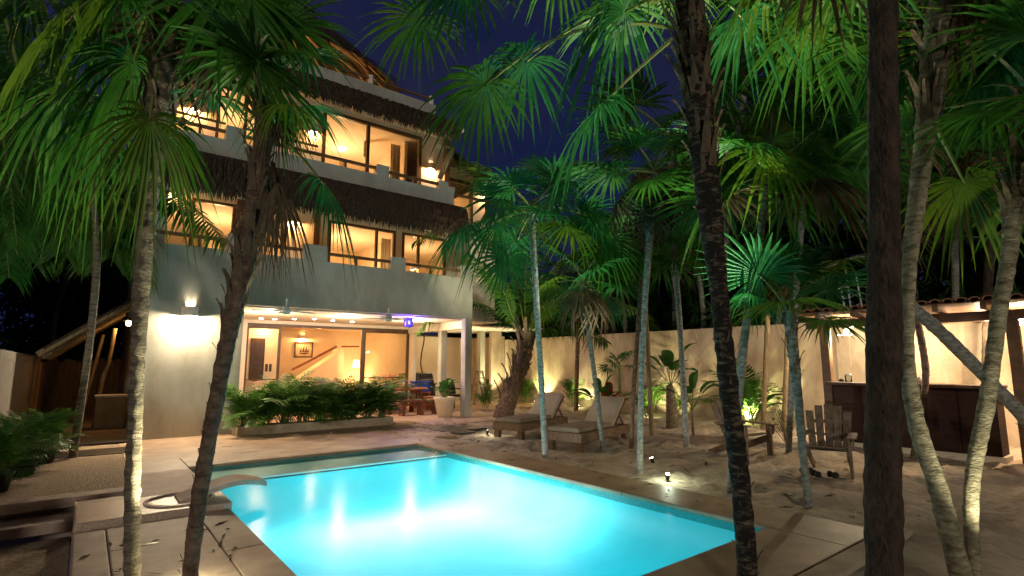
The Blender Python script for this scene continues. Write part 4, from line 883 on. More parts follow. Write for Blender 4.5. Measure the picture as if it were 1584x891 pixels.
t11, pp, ra, D11 = trunk('fan_palm', 'thin fan palm growing beside the nearer lounger', [(933, 693, 9), (922, 600, 9), (910, 510, 10), (903, 460, 12), (900, 430, 12)], None, 'bark_grey', PT, GP, seed=11); boots(t11, pp, ra, len(pp) * .6, len(pp) - 1, 24, 37, .55); crown(t11, pp[-1], 16, 'b', 50, (-50, 65), 1.1)
t12, pp, ra, D12 = trunk('fan_palm', 'tall pale slender fan palm standing in the sand right of the loungers', [(989, 731, 12), (992, 600, 11), (997, 480, 11), (1004, 380, 13), (1010, 310, 19), (1013, 270, 16)], None, 'bark_grey', PT, GP, seed=12); boots(t12, pp, ra, len(pp) * .66, len(pp) - 1, 30, 38, .6)
crown(t12, AT(1012, 262, D12), 16, 'g', 51, (-45, 65), 1.05, 6)
t13, pp, *_ = trunk('fan_palm', 'thin dark fan palm close behind the tall pale slender one', [(977, 692, 9), (979, 620, 8), (986, 520, 8), (992, 420, 8), (996, 370, 8)], None, 'bark_brown', PT, GP, seed=13); crown(t13, pp[-1], 13, 'far', 52, (-50, 60), 1.)
t14, pp, *_ = trunk('tall_stake', 'plain brown pole standing in the sand right of the loungers', [(1009, 677, 9), (1005, 600, 9), (1000, 500, 9), (997, 440, 8)], None, 'pole', 'pole', seed=14, jit=.01, ring=0)
t16, pp, ra, D16 = trunk('fan_palm', 'young grey fan palm with long bare leaf stalks beside the wooden armchairs', [(1251, 780, 15), (1242, 700, 14), (1235, 620, 16), (1229, 560, 18), (1223, 505, 22), (1222, 480, 18)], None, 'bark_grey', PT, GP, seed=16); boots(t16, pp, ra, len(pp) * .62, len(pp) - 1, 34, 39, .6)
C = AT(1222, 482, D16); hero(t16, [(None, (1262, 420), D16 + .2, .48, None, .45, 'fan2'), (None, (1300, 405), D16 + .5, .5, None, .5, 'fan'), (None, (1180, 405), D16 + .4, .36, CAMN, .4, 'fan3'), (None, (1165, 460), D16 + .3, .45, None, .8, 'fan3'), (None, (1225, 390), D16 + .4, .42, None, .4, 'fan3')], 57, D16, C); crown(t16, C, 6, 'b', 53, (0, 70), .9)
t17, pp, ra, D17 = trunk('fan_palm', 'leaning grey fan palm behind the peeling trunk with a yellow green crown', [(1128, 760, 15), (1142, 620, 15), (1152, 520, 16), (1165, 430, 14), (1178, 350, 13), (1185, 290, 13)], None, 'bark_grey', PT, GP, seed=17)
C = AT(1186, 270, D17); hero(t17, [((1194, 175), (1190, 238), D17 - .6, .82, CAMN, .5, 'fan2', .0), (None, (1240, 255), D17 - .1, .8, CAMN, .5, 'fan'), (None, (1130, 215), D17 + .1, .8, None, .6, 'fan'), (None, (1310, 215), D17, .8, CAMN, .4, 'fan3'), (None, (1120, 300), D17 + .2, .7, None, .9, 'fan')], 58, D17, C); crown(t17, C, 10, 'g', 54, (-30, 65), 1.35)
for i, (nodes, D, key, sd, lab) in enumerate((([(1380, 720, 13), (1372, 500, 13), (1352, 300, 14), (1335, 140, 15)], None, 'g', 61, 'fan palm mostly hidden behind the thick dark straight trunk'),
        ([(1060, 640, 11), (1050, 480, 11), (1035, 320, 12), (1040, 215, 12)], 10.2, 'g', 62, 'fan palm with dark crown between the slender pale trunk and the peeling trunk'),
        ([(1215, 640, 11), (1235, 400, 12), (1262, 180, 13), (1270, 90, 13)], 9.5, 'g', 63, 'tall fan palm behind the peeling trunk with a dark drooping crown'),
        ([(1470, 640, 11), (1478, 420, 12), (1470, 260, 13), (1465, 200, 13)], 11.5, 'far', 64, 'fan palm rising behind the bar roof beside the bent pale trunk'),
        ([(1140, 640, 10), (1120, 420, 11), (1150, 150, 12), (1160, 40, 12)], 11.0, 'b', 65, 'very tall slim fan palm just right of the peeling trunk'))):
    t, pp, ra, Dn = trunk('fan_palm', lab, nodes, D, 'bark_grey', PT, GP, seed=60 + i); boots(t, pp, ra, len(pp) * .8, len(pp) - 1, 10, 60 + i, .7); crown(t, pp[-1], 16, key, sd, (-50, 65), 1.45 if i else 1.2)
# coconut palms
cn, pp, ra, DC = trunk('coconut_palm', 'stout coconut palm with ragged bark behind the farther lounger', [(778, 645, 42), (785, 622, 34), (797, 592, 28), (808, 562, 27), (812, 535, 33), (814, 512, 30)], None, 'bark_brown', PT, jit=.1, seed=18); boots(cn, pp, ra, len(pp) * .2, len(pp) - 1, 60, 40, 2.2)
CC = AT(813, 520, DC)
def PXP(lst, D, C): return [C] + [AT(a, c, D + dd) for a, c, dd in lst]
leafsplay(cn, ['pinn', 'petiole'], [PXP(q, DC, CC) for q in ([(793, 490, -.1), (781, 455, -.3), (762, 424, -.6), (722, 392, -1.)], [(800, 450, .1), (775, 390, .1), (710, 345, 0), (640, 375, -.2)], [(835, 490, -.2), (865, 455, -.6), (905, 440, -1), (950, 470, -1.3)], [(830, 470, .2), (860, 410, .4), (910, 385, .6), (960, 420, .9)],
    [(790, 500, .4), (745, 470, .9), (690, 470, 1.), (650, 510, 1.)], [(812, 450, .5), (815, 380, 1.), (800, 320, 1.5), (770, 300, 1.8)], [(840, 510, .3), (890, 500, .6), (940, 530, .9)], [(850, 480, .6), (910, 460, 1.3), (990, 480, 1.6), (1020, 520, 1.8)])], 71, 84, .85, .05, .9)
lc, pp, ra, DL = trunk('coconut_palm', 'coconut palm at the left frame edge with long hanging feather fronds', [(-70, 905, 50), (-62, 600, 46), (-50, 300, 44), (-30, 60, 44), (-25, -60, 40)], 4.6, 'bark_ring', PT, seed=19)
CL = AT(-25, -60, DL); leafsplay(lc, ['pinn', 'petiole'], [PXP(q, DL, CL) for q in ([(5, 20, 0), (30, 120, 0), (52, 220, .1), (68, 340, .2)], [(30, -20, .3), (70, 100, .6), (92, 220, 1.), (104, 400, 1.2)], [(-10, 60, .1), (-2, 160, .1), (14, 270, .2), (26, 380, .2)], [(60, -60, .3), (120, -20, .5), (190, 60, .9), (225, 170, 1.2)], [(-20, 100, .6), (-14, 220, .8), (5, 330, 1.), (14, 430, 1.)])], 72, 74, .55, .036, 1.)
c2, pp, ra, DK = trunk('coconut_palm', 'coconut palm behind the slim left palm with a frond across the villa wall', [(118, 655, 14), (140, 520, 13), (150, 380, 13), (140, 270, 14)], 9.0, 'bark_ring', PT, seed=20)
CK = AT(140, 262, DK); leafsplay(c2, ['pinn', 'petiole'], [PXP(q, DK, CK) for q in ([(190, 262, -.2), (255, 292, -.5), (305, 330, -.7), (352, 378, -.8)], [(180, 300, .1), (215, 350, .1), (238, 440, .2)], [(100, 280, 0), (60, 330, .2), (40, 400, .2)], [(150, 200, 0), (180, 150, .2), (210, 130, .3)], [(110, 230, .2), (60, 210, .4), (10, 240, .5)], [(160, 300, .3), (170, 350, .4), (168, 400, .4)], [(120, 290, .3), (104, 340, .4), (96, 390, .4)])], 73, 76, .8, .042, 1.)
# props under the lean-to: thin poles and clutter
for k, (nodes, lab) in enumerate((([(121, 655, 6), (140, 590, 6), (160, 518, 6)], 'thin bamboo pole leaning outward under the lean-to, left one'), ([(144, 661, 7), (158, 590, 7), (168, 560, 7), (178, 508, 8)], 'thicker crooked pole propping the lean-to roof, right one'))):
    trunk('bamboo_pole', lab, nodes, None, 'pole', 'pole', 'poles under the lean-to', seed=80 + k, jit=.02, ring=.0, n=8)
# palms past the walls, and the dark growth behind them
def back_palm(x, y, h, lab, key, sd, s=1.3, n=15):
    r = random.Random(sd); pts = [Vector((x, y, -.3)), Vector((x + r.uniform(-.3, .3), y + r.uniform(-.3, .3), h * .55)), Vector((x + r.uniform(-.5, .5), y + r.uniform(-.5, .5), h))]
    t = thing('fan_palm', (x, y, 0), lab, PT, 'fan palms beyond the garden wall'); pp, ra = smooth_path(pts, [.1, .085, .08], .3); b = MB(); b.tube(pp, ra, 8, jit=.05, rng=r); part('trunk', b, 'bark_grey', t, smooth=True); crown(t, pts[-1], n, key, sd, (-55, 60), s)
for a in ((14.9, 15.2, 4.1, 'fan palm crown over the garden wall behind the coconut palm', 'far', 101), (15.2, 12.4, 4.8, 'fan palm over the garden wall behind the pole by the loungers', 'far', 102), (15., 9.6, 5.6, 'fan palm over the garden wall behind the slender pale trunk', 'far', 103), (15.3, 7.2, 4.2, 'low fan palm over the garden wall left of the bar', 'g', 104), (15.4, 4.2, 6.6, 'tall fan palm behind the bar roof by its ladder', 'far', 105), (15.2, 1.4, 5.6, 'fan palm behind the right end of the bar', 'g', 106), (15., -1., 4.6, 'fan palm past the bar at the right edge of view', 'far', 107), (16.3, 17.6, 5.6, 'fan palm behind the patio canopy', 'far', 108), (15.8, 10.9, 7.6, 'highest fan palm beyond the garden wall', 'far', 109)): back_palm(*a)
for a in ((-2.6, 16.5, 4.6, 'fan palm beyond the side wall near the lean-to roof', 'far', 111), (-3.2, 12.2, 4.2, 'fan palm beyond the glossy side wall panel', 'g', 112), (-.6, 22.5, 5.4, 'fan palm standing behind the lean-to beside the villa', 'far', 113)): back_palm(*a)
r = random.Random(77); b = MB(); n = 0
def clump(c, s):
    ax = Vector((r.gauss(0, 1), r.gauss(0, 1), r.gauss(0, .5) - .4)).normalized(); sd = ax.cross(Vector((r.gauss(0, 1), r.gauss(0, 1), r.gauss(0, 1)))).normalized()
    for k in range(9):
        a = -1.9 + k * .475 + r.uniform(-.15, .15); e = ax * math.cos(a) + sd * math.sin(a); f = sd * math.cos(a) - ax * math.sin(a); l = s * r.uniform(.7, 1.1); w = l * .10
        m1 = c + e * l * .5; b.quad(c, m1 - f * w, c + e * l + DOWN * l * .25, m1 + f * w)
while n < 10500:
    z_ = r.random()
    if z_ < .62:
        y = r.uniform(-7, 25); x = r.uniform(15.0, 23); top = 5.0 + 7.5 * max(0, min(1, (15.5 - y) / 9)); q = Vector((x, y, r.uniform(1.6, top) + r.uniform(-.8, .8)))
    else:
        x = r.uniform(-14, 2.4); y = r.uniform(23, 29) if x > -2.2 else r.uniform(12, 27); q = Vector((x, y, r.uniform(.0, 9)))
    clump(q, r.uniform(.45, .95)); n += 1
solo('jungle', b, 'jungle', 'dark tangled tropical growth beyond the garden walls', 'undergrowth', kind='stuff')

# ---------------------------------------------------------------- low planting
pl = thing('planter_box', (4.4, 13, 0), 'low stone planter along the edge of the porch', 'planter')
b = MB(); xa, xb, ya, yb = 2.62, 6.18, 12.62, 13.12
b.box(xa, ya, 0, xb, ya + .1, .19); b.box(xa, yb - .1, 0, xb, yb, .19); b.box(xa, ya + .1, 0, xa + .1, yb - .1, .19); b.box(xb - .1, ya + .1, 0, xb, yb - .1, .19); part('box', b, 'planter', pl, .012)
b = MB(); b.box(xa + .1, ya + .1, .02, xb - .1, yb - .1, .14); part('soil', b, 'soil', pl)
def areca(x, y, z, n, s, seed, label, group, el=(10, 75)):
    r = random.Random(seed); t = thing('areca_palm', (x, y, z), label, 'plant', group)
    for k in range(n):
        place(r.choice(PIN), 'frond', t, Vector((x + r.uniform(-.10, .10), y + r.uniform(-.08, .08), z + r.uniform(0, .1))), k * 2.4 + r.uniform(-.4, .4), R_(r.uniform(*el)), r.uniform(-.4, .4), s * r.uniform(.75, 1.15))
where = ['at the house wall end', 'second from the house wall', 'below the left glass door', 'left of the planter middle', 'at the planter middle', 'right of the planter middle', 'below the sofa', 'second from the patio end', 'at the patio end']
for k in range(9): areca(2.85 + k * .39, 12.85, .12, 30, .98 if k not in (2, 8) else 1.15, 200 + k, 'leafy areca palm in the stone planter, ' + where[k], 'areca palms in the porch planter')
for k, (x, y, s, lab) in enumerate(((-.72, 9.0, .72, 'dark bushy areca palm nearest the camera by the glossy wall'), (-.55, 10.1, .72, 'dark bushy areca palm second along the side wall'), (-.38, 11.1, .62, 'smaller areca palm farthest along the side wall path'))):
    p = solo('plant_pot', MB().lathe([(0, 0), (.13, 0), (.17, .2), (.18, .22), (.155, .22), (.15, .18), (0, .18)], (x, y, 0), 18), 'dark', 'dark round pot ' + ('nearest the camera by the glossy wall', 'second along the side wall', 'farthest along the side wall')[k], 'pot', 'pots by the side wall', True, loc=(x, y, 0))
    areca(x, y, .17, 34, s, 220 + k, lab, 'areca palms by the side wall', (5, 80))
p0 = Vector((8.25, 13.6, 0)); solo('plant_pot', MB().lathe([(0, 0), (.20, 0), (.30, .48), (.325, .50), (.325, .56), (.28, .56), (.27, .46), (0, .46)], p0, 28), 'pot', 'large cream tapering pot in front of the porch column', 'pot', None, True, loc=p0)
def broadplant(x, y, z, n, L, w, seed, label, el=(35, 80), mats=('broad', 'petiole'), group=None, name='leafy_plant'):
    r = random.Random(seed); t = thing(name, (x, y, z), label, 'plant', group)
    for k in range(n):
        az = k * 2.4 + r.uniform(-.3, .3); e = R_(r.uniform(*el)); l = L * r.uniform(.7, 1.1); a = Vector((x, y, z)); b = MB()
        broad_into(b, a, a + Vector((math.cos(az) * math.cos(e), math.sin(az) * math.cos(e), math.sin(e))) * l, w * r.uniform(.8, 1.15), r); part('leaf', b, list(mats), t)
broadplant(p0.x, p0.y, .46, 14, .62, .10, 300, 'green broad leaved plant growing in the cream pot', (10, 75))
def wp(px, py): return G(px, py)
for k, (px, py, s, n, lab) in enumerate(((752, 632, .8, 12, 'feathery plant lit from below beside the stepladder'), (858, 616, 1.35, 16, 'bright green palm lit by a spotlight at the wall'), (832, 622, 1.0, 12, 'dark feathery plant left of the lit palm at the wall'), (905, 628, 1.0, 12, 'feathery plant at the wall behind the nearer lounger'), (1160, 655, 1.35, 18, 'glowing yellow green palm against the wall left of the bar'), (1085, 640, .9, 12, 'dark bushy plant at the wall behind the left armchair'), (1010, 640, 1.1, 14, 'feathery plant at the wall by the brown pole'))):
    q = wp(px, py); q.z = 0; areca(min(q.x, 13.6), q.y, 0, n, s, 240 + k, lab, 'plants along the garden wall', (25, 85))
for px, py, L, w, n, sd, lab, mm in ((930, 640, 1.2, .12, 9, 311, 'green plant with long straight leaves behind the nearer lounger', ('broad', 'petiole')), (944, 642, .9, .11, 8, 312, 'dark red leaved plant by the garden wall', ('redleaf', 'petiole')), (1072, 672, 1.0, .10, 7, 313, 'young banana like plant with drooping leaves in the sand', ('broad', 'petiole')), (1165, 660, 1.3, .12, 6, 314, 'broad leaved plant glowing at the wall spotlight', ('broad', 'petiole')), (1040, 660, 1.3, .15, 8, 315, 'stub palm with broad dark leaves behind the slender trunks', ('broad', 'petiole'))):
    q = wp(px, py); z = .5 if '1072' in str(px) else (.95 if px == 1040 else .05); broadplant(q.x, q.y, z, n, L, w, sd, lab, (20, 75), mm)
    if px == 1072: b = MB(); b.tube([(q.x, q.y, -.05), (q.x, q.y, .52)], [.03, .02], 8); part('stem', b, 'bark_brown', [o for o in scn.objects if o.get('label') == lab][0])
    if px == 1040: b = MB(); b.tube([(q.x, q.y, -.05), (q.x, q.y, .5), (q.x - .05, q.y, .98)], [.15, .13, .09], 12, jit=.06, rng=r); part('trunk', b, 'bark_ring', [o for o in scn.objects if o.get('label') == lab][0], smooth=True)
q = wp(960, 640); t = thing('fan_palm', (q.x, q.y, 0), 'small upright fan palm against the wall behind the red leaved plant', 'plant'); b = MB(); b.tube([(q.x, q.y, -.05), (q.x, q.y, 1.5)], [.05, .035], 8); part('trunk', b, 'petiole', t); crown(t, (q.x, q.y, 1.5), 7, 'sm', 90, (0, 80), .95)
def shrub(x, y, h, rr, n, seed, lab):
    r = random.Random(seed); t = thing('shrub', (x, y, 0), lab, 'shrub'); b = MB(); bl = MB()
    for k in range(9):
        e = Vector((x + r.uniform(-rr, rr), y + r.uniform(-rr, rr), h * r.uniform(.6, 1))); s = Vector((x, y, -.03)); b.tube([s, s.lerp(e, .5) + Vector((0, 0, .06)), e], [.008, .006, .003], 4)
        for m in range(n):
            c = s.lerp(e, r.uniform(.35, 1.02)) + Vector((r.gauss(0, .05), r.gauss(0, .05), r.gauss(0, .05))); a = Vector((r.gauss(0, 1), r.gauss(0, 1), r.gauss(0, .6))).normalized(); f = a.cross(Vector((0, 0, 1))).normalized(); l = r.uniform(.04, .075)
            bl.quad(c, c + a * l * .5 + f * l * .35, c + a * l, c + a * l * .5 - f * l * .35)
    part('stem', b, 'bark_brown', t); part('leaves', bl, 'broad', t, kind='stuff')
shrub(12.9, 5.95, .8, .3, 16, 1, 'small leafy shrub at the wall between pole and bar'); shrub(10.6, 5.0, .75, .35, 14, 2, 'low leafy shrub behind the right wooden armchair'); shrub(11.9, 1.6, .75, .3, 16, 3, 'leafy shrub at the right end of the bar')
for px, pyb, pyt, w, lab in ((1180, 663, 480, 9, 'straight slim brown pole in front of the wall'), (1213, 667, 470, 11, 'thicker brown pole leaning slightly at the wall')):
    trunk('garden_pole', lab, [(px, pyb, w), (px + 4, (pyb + pyt) / 2, w), (px + 8, pyt, w)], None, 'pole', 'pole', 'poles at the garden wall', jit=.01, ring=0, n=10)
t, pp, ra, Dn = trunk('slim_palm', 'slim brown palm trunk close to the wall behind the loungers', [(891, 634, 9), (892, 580, 8), (894, 520, 8), (895, 470, 8)], None, 'bark_brown', PT, seed=21); crown(t, pp[-1], 12, 'far', 91, (-40, 60), 1.1)

# ---------------------------------------------------------------- loungers, armchairs
def lounger(loc, rz, lab):
    t = thing('sun_lounger', loc, lab, 'sun lounger', 'sun loungers in the sand', rz)
    for s in (-1, 1): b = MB(); b.box(0, s * .35 - .03, .13, 1.98, s * .35 + .03, .29); obj('side_board', b.mesh('side_board', 'teak'), t, bevel=.008)
    for x in (0.03, 1.97): b = MB(); b.box(x - .028, -.318, .13, x + .028, .318, .288); obj('end_board', b.mesh('end_board', 'teak'), t, bevel=.008)
    for x in (.09, 1.88):
        for s in (-1, 1): b = MB(); b.box(x - .06, s * .30 - .06, -.06, x + .06, s * .30 + .06, .289); obj('leg', b.mesh('leg', 'teak'), t, bevel=.008)
    for k in range(9): b = MB(); b.box(.08 + k * .14, -.316, .262, .18 + k * .14, .316, .286); obj('slat', b.mesh('slat', 'teak'), t)
    b = MB(); b.box(.01, -.33, .29, 1.28, .33, .38); m = obj('mattress', b.mesh('mattress', 'cushion'), t, bevel=.035)
    b = MB(); b.box(1.26, -.325, .30, 1.30, .325, .372); obj('seam', b.mesh('seam', 'cushion'), m)
    b = MB(); b.hexa([(1.27, -.33, .32), (1.35, -.33, .27), (1.35, .33, .27), (1.27, .33, .32), (1.84, -.33, .86), (1.91, -.33, .80), (1.91, .33, .80), (1.84, .33, .86)]); obj('back_cushion', b.mesh('back_cushion', 'pale'), t, bevel=.035)
    b = MB()
    for s in (-.3, .3): b.beam((1.36, s, .24), (1.92, s, .77), .05, .03); b.beam((1.66, s, .51), (1.9, s, .22), .03, .03)
    obj('back_frame', b.mesh('back_frame', 'teak'), t)
lounger((7.10, 9.18, -.02), R_(17), 'tan cushioned wooden lounger farther along, next to the coconut palm'); lounger((6.93, 7.30, -.02), R_(14), 'tan cushioned wooden lounger nearer the camera with raised pale backrest')
def armchair(loc, rz, lab):
    t = thing('wooden_armchair', loc, lab, 'chair', 'slatted wooden armchairs in the sand', rz); W_ = 'grey'; t.scale = (.92, .92, .88)
    for k in range(5):
        x = -.23 + k * .115; top = (.86, .95, .98, .95, .86)[k]; sp = (k - 2) * .022
        top += .06; b = MB(); b.hexa([(x - .05, .18, .30), (x + .05, .18, .30), (x + .05, .205, .30), (x - .05, .205, .30), (x - .058 + sp, .18 + (top - .3) * .42, top), (x + .058 + sp, .18 + (top - .3) * .42, top), (x + .058 + sp, .205 + (top - .3) * .42, top), (x - .058 + sp, .205 + (top - .3) * .42, top)]); obj('back_slat', b.mesh('back_slat', W_), t, bevel=.006)
    for k in range(5):
        y = -.32 + k * .115; z = .40 - k * .026; b = MB(); b.box(-.27, y, z, .27, y + .10, z + .022); obj('seat_slat', b.mesh('seat_slat', W_), t, bevel=.004)
    for s in (-1, 1):
        b = MB(); b.box(s * .33 - .065, -.42, .57, s * .33 + .065, .34, .595); obj('armrest', b.mesh('armrest', W_), t, bevel=.01)
        b = MB(); b.box(s * .30 - .02, -.36, -.05, s * .30 + .02, -.25, .569); obj('front_leg', b.mesh('front_leg', W_), t, bevel=.005)
        b = MB(); b.beam((s * .265, -.34, .35), (s * .265, .58, -.03), .03, .12); obj('rear_leg', b.mesh('rear_leg', W_), t)
        b = MB(); b.hexa([(s * .345 - .012, -.36, .40), (s * .345 + .012, -.36, .40), (s * .345 + .012, -.34, .40), (s * .345 - .012, -.34, .40), (s * .345 - .012, -.40, .569), (s * .345 + .012, -.40, .569), (s * .345 + .012, -.25, .569), (s * .345 - .012, -.25, .569)]); obj('arm_bracket', b.mesh('arm_bracket', W_), t)
    b = MB(); b.box(-.35, .27, .53, .35, .31, .568); b.box(-.29, .375, .72, .29, .40, .78); obj('back_brace', b.mesh('back_brace', W_), t)
armchair((8.55, 3.45, -.02), R_(-72), 'weathered slatted armchair facing the pool, right of the young grey palm'); armchair((8.95, 4.95, -.02), R_(-15), 'weathered slatted armchair half hidden by the dark peeling trunk')
r = random.Random(12)
for k in range(6):
    x, y = 8.05 + r.uniform(-.1, .15), 3.2 + k * .085; b = MB(); rr = r.uniform(.04, .06)
    b.lathe([(0, -.03), (rr * .8, -.02), (rr, .02), (rr * .7, .05), (0, .06)], (x, y, 0), 7); solo('stone', b, 'black', 'dark shiny stone before the right armchair, ' + ('at the bar end of its short row', 'next to the bar end stone', 'third from the bar end', 'fourth from the bar end', 'second from the pool end', 'at the pool end of its short row')[5 - k] , 'stone', 'dark stones in front of the armchair', loc=(x, y, 0), bevel=.006)

# ---------------------------------------------------------------- bar
bar = thing('garden_bar', (11.5, 3.2, 0), 'open bar with dark panelled counter, timber posts and tiled roof', 'bar')
BX = 11.35; b = MB(); b.box(BX, 2.05, .06, BX + .08, 4.42, 1.10); fp = part('counter_front', b, 'barfront', bar)
for k in range(5): b = MB(); b.box(BX - .02, 2.07 + k * .47, .1, BX - .001, 2.07 + k * .47 + .455, 1.08); part('panel', b, 'barfront', fp, .006)
b = MB(); b.box(BX - .14, 1.98, 1.105, BX + .55, 4.50, 1.16); part('counter_top', b, 'wood', bar, .012)
b = MB(); b.box(BX - .03, 2.0, -.1, BX + .4, 4.47, .058); part('plinth', b, 'cream', bar)
for y in (2.05, 4.35): b = MB(); b.box(BX + .08, y, .06, BX + .5, y + .07, 1.10); part('counter_side', b, 'barfront', bar)
for y, x in ((4.58, 11.6), (1.78, 11.6), (-1.3, 11.6)): b = MB(); b.box(x - .08, y - .08, -.1, x + .08, y + .08, 2.2); part('post', b, 'rail', bar, .01)
b = MB(); b.box(11.5, -2.0, 2.203, 11.68, 4.9, 2.36); part('beam', b, 'rail', bar, .01)
b = MB(); b.box(11.52, 4.30, 1.95, 11.66, 4.34, 2.2); 
for k in range(11):
    y = -1.7 + k * .62; b = MB(); b.beam((11.1, y, 2.42), (13.95, y, 2.36), .08, .10); part('rafter', b, 'rail', bar)
b = MB(); b.hexa([(11.05, -2.2, 2.475), (13.98, -2.2, 2.42), (13.98, 4.95, 2.42), (11.05, 4.95, 2.475), (11.05, -2.2, 2.495), (13.98, -2.2, 2.44), (13.98, 4.95, 2.44), (11.05, 4.95, 2.495)]); part('roof_board', b, 'rail', bar)
b = MB(); n = 8; L = [(.075 * math.cos(math.pi * k / n), .06 * math.sin(math.pi * k / n)) for k in range(n + 1)]
for (a0, h0), (a1, h1) in zip(L, L[1:]): b.quad((-.14, a0, h0), (.34, a0 * .85, h0 * .85 + .012), (.34, a1 * .85, h1 * .85 + .012), (-.14, a1, h1)); b.quad((-.14, a0, h0), (-.14, a1, h1), (-.14, a1 * .8, h1 * .8 - .008), (-.14, a0 * .8, h0 * .8 - .008))
tm = b.mesh('roof_tile', 'rooftile'); r = random.Random(2)
for j in range(6):
    for k in range(42):
        o = bpy.data.objects.new('roof_tile', tm); COL.objects.link(o); o.parent = bar; o.location = Vector((11.10 + j * .46, -2.1 + k * .168 + r.uniform(-.01, .01), 2.50 - j * .009 + r.uniform(0, .012) + .0)) - bar.location; o.rotation_euler = (0, r.uniform(-.02, .03), r.uniform(-.03, .03))
p = onX(1309, 513, 11.75); s = thing('bar_lamp', p, 'bright bulb with a wire ring under the left of the bar roof', 'lamp')
b = MB(); b.lathe([(0, .06), (.03, .05), (.045, 0), (.03, -.04), (0, -.05)], p, 12); part('bulb', b, 'lampy', s, smooth=True); b = MB(); b.tube([(p.x, p.y, p.z + .05), (p.x, p.y, 2.31)], .012, 6); part('cord', b, 'dark', s)
b = MB(); b.tube([(p.x + .14 * math.cos(a), p.y + .05 + .14 * math.sin(a), p.z - .06) for a in (6.283 * k / 20 for k in range(21))], .008, 5, cap=False); part('wire_ring', b, 'steel', s)
lamp('POINT', (p.x + .12, p.y, p.z - .07), 62, (1, .85, .55), s, .04); lamp('POINT', (13.2, 4.0, 2.2), 25, (1, .92, .7), s, .04)
p = onX(1577, 499, 11.9); s = thing('bar_lamp', p, 'bright bulb beyond the right post of the bar', 'lamp'); b = MB(); b.lathe([(0, .06), (.03, .05), (.045, 0), (.03, -.04), (0, -.05)], p, 12); part('bulb', b, 'lampw', s, smooth=True); b = MB(); b.tube([(p.x, p.y, p.z + .05), (p.x, p.y, 2.31)], .012, 6); part('cord', b, 'dark', s)
lamp('POINT', (p.x + .3, p.y, p.z - .1), 80, (1, .70, .42), s, .04); lamp('POINT', (13.0, 2.3, 2.1), 36, (1, .72, .45), s, .06)
p = onX(1313, 590, 11.55); jar = thing('glass_jar', (p.x, p.y, 1.16), 'glass jar with a lid standing at the left of the bar counter', 'jar'); b = MB(); b.lathe([(0, 0), (.06, 0), (.065, .1), (.05, .13)], (p.x, p.y, 1.161), 14); part('body', b, 'jar', jar, smooth=True); b = MB(); b.lathe([(0, .155), (.05, .15), (.055, .13), (.0, .128)], (p.x, p.y, 1.161), 14); part('lid', b, 'steel', jar)
for px, h, lab, mm in ((1302, .06, 'small dark dish on the bar counter left of the jar', 'black'), (1417, .16, 'pale bottle on the bar counter behind the crooked trunk', 'ceram'), (1424, .11, 'low pale cup on the bar counter beside the bottle', 'ceram')):
    p = onX(px, 592, 11.6); b = MB(); b.lathe([(0, 0), (.045, 0), (.05, h * .6), (.02, h * .8), (.02, h), (0, h)], (p.x, p.y, 1.161), 12); solo(('dish' if h < .07 else 'bottle' if h > .12 else 'cup'), b, mm, lab, 'dish' if h < .07 else 'bottle' if h > .12 else 'cup', smooth=True, loc=(p.x, p.y, 1.161))
ld = thing('metal_ladder', (13.2, 4.6, 2.4), 'grey metal ladder frame standing on the bar roof', 'ladder')
q = [onX(px, py, 13.4) for px, py in ((1308, 485), (1297, 425), (1317, 484), (1307, 412), (1333, 474), (1323, 420))]
for a, c in ((q[0], q[1]), (q[2], q[3]), (q[4], q[5])): b = MB(); b.tube([a, c], .018, 8); part('upright', b, 'alu', ld)
for t in (.1, .38, .66, .92): b = MB(); b.tube([q[0].lerp(q[1], t), q[2].lerp(q[3], t * .85), q[4].lerp(q[5], t)], .013, 6); part('rung', b, 'alu', ld)

# ---------------------------------------------------------------- garden spotlights
def spot(p, target, w, col, lab, angle=70., em='lampy', glow=0.):
    p = Vector(p); t = thing('garden_spotlight', p, lab, 'spotlight', 'garden spotlights'); d = (Vector(target) - p).normalized(); a = p + Vector((0, 0, .045))
    b = MB(); b.tube([a - d * .05, a + d * .03], [.024, .032], 12); h = part('housing', b, 'dark', t, smooth=True); b = MB(); b.tube([a + d * .026, a + d * .033], .026, 12); part('lens', b, em, h)
    b = MB(); b.tube([p + Vector((0, 0, -.1)), a - d * .02], .01, 6); part('stake', b, 'dark', t)
    lamp('SPOT', a + d * .06, w * 3.0, col, t, .03, target, angle, .6)
    if glow: lamp('POINT', a + Vector((0, 0, .06)) + d * .05, glow, col, t, .03)
GRN = (.85, 1, .72)
spot(G(1033, 742), AT(1040, 60, 5.4), 240, GRN, 'glowing spotlight in the sand right of the slender pale trunk', 48, 'lampy', 2.5)
spot(G(754, 671), AT(790, 380, DC - .6), 125, (1, .95, .62), 'glowing spotlight in the sand in front of the farther lounger', 58, 'lampy', 2.)
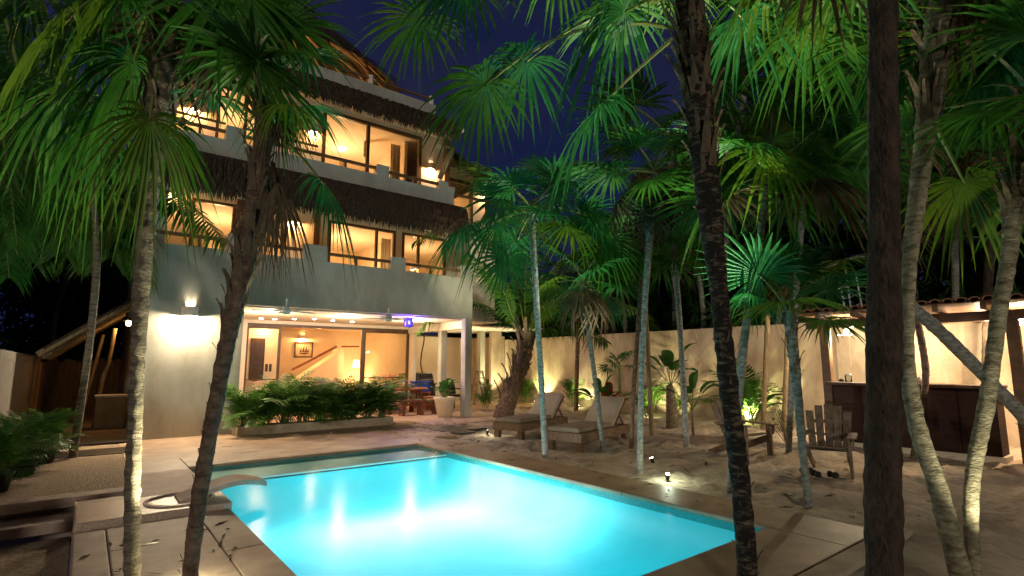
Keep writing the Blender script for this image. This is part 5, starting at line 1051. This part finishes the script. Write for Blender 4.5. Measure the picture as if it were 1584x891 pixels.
spot((6.95, 5.35, 0), AT(862, 330, D10 - .1), 130, (.92, 1, .75), 'dimmer added fill spotlight beside the glowing one, turned towards the slender grey palm', 44, 'lampy')  # added lamp, put in to brighten the grey palm's crown
spot((4.45, .75, 0), AT(1500, 110, 4.8), 17, (1, .95, .66), 'unseen added spotlight at the foot of the bent pale trunk', 75, 'lampy')  # added lamp out of view, lifts the right-hand trunks and crowns
def wsp(px, py, w, col, lab, off=.45): 
    q = G(px, py); x = min(q.x, 13.55); spot((x, q.y, 0), (14.05, q.y - .1, 1.2), w * .8, (col[0], col[1] * .97, col[2] * .85), lab, 95, 'lampy', 1.5)
wsp(872, 622, 48, (1, .95, .50), 'spotlight lighting the bright green palm at the wall'); wsp(1000, 645, 36, (1, .92, .55), 'spotlight at the wall behind the slender pale trunk'); wsp(1150, 656, 62, (.95, 1, .45), 'spotlight lighting the glowing palm left of the bar'); wsp(905, 630, 24, (1, .95, .6), 'spotlight hidden behind the nearer lounger')
q = onY(763, 625, 17.0); spot((q.x, 16.55, 0), (q.x, 16.95, 1.3), 40, (1, .93, .5), 'spotlight at the foot of the patio wall', 95, 'lampy', 1.)
spot((.72, 4.45, 0), AT(215, 300, D1), 60, (1, .97, .62), 'spotlight at the foot of the slim left palm', 60, 'lampy', 3.)
spot((4.15, 2.3, 0), AT(1080, 60, D3 + .1), 90, (1, .9, .65), 'spotlight at the foot of the thick peeling palm', 60, 'lampy')

# fallen leaves and twigs on sand and paving
r = random.Random(55); b = MB()
for k in range(420):
    if k < 300: x, y, z = r.uniform(6, 13), r.uniform(0, 13), .03
    else: x, y, z = r.uniform(5.3, 6.3), r.uniform(2, 12), .006
    if k > 380: x, y = r.uniform(.1, 1.2), r.uniform(4.2, 7.2)
    a = r.uniform(0, 6.28); l = r.uniform(.03, .11); w = l * r.uniform(.08, .25); c = Vector((x, y, z)); d = Vector((math.cos(a), math.sin(a), r.uniform(-.1, .25))); f = Vector((-d.y, d.x, 0)) * w
    b.quad(c - d * l, c + f + Vector((0, 0, .01)), c + d * l, c - f)
solo('fallen_leaves', b, 'dead', 'dry brown leaf bits scattered over sand and paving', 'fallen leaves', kind='stuff')
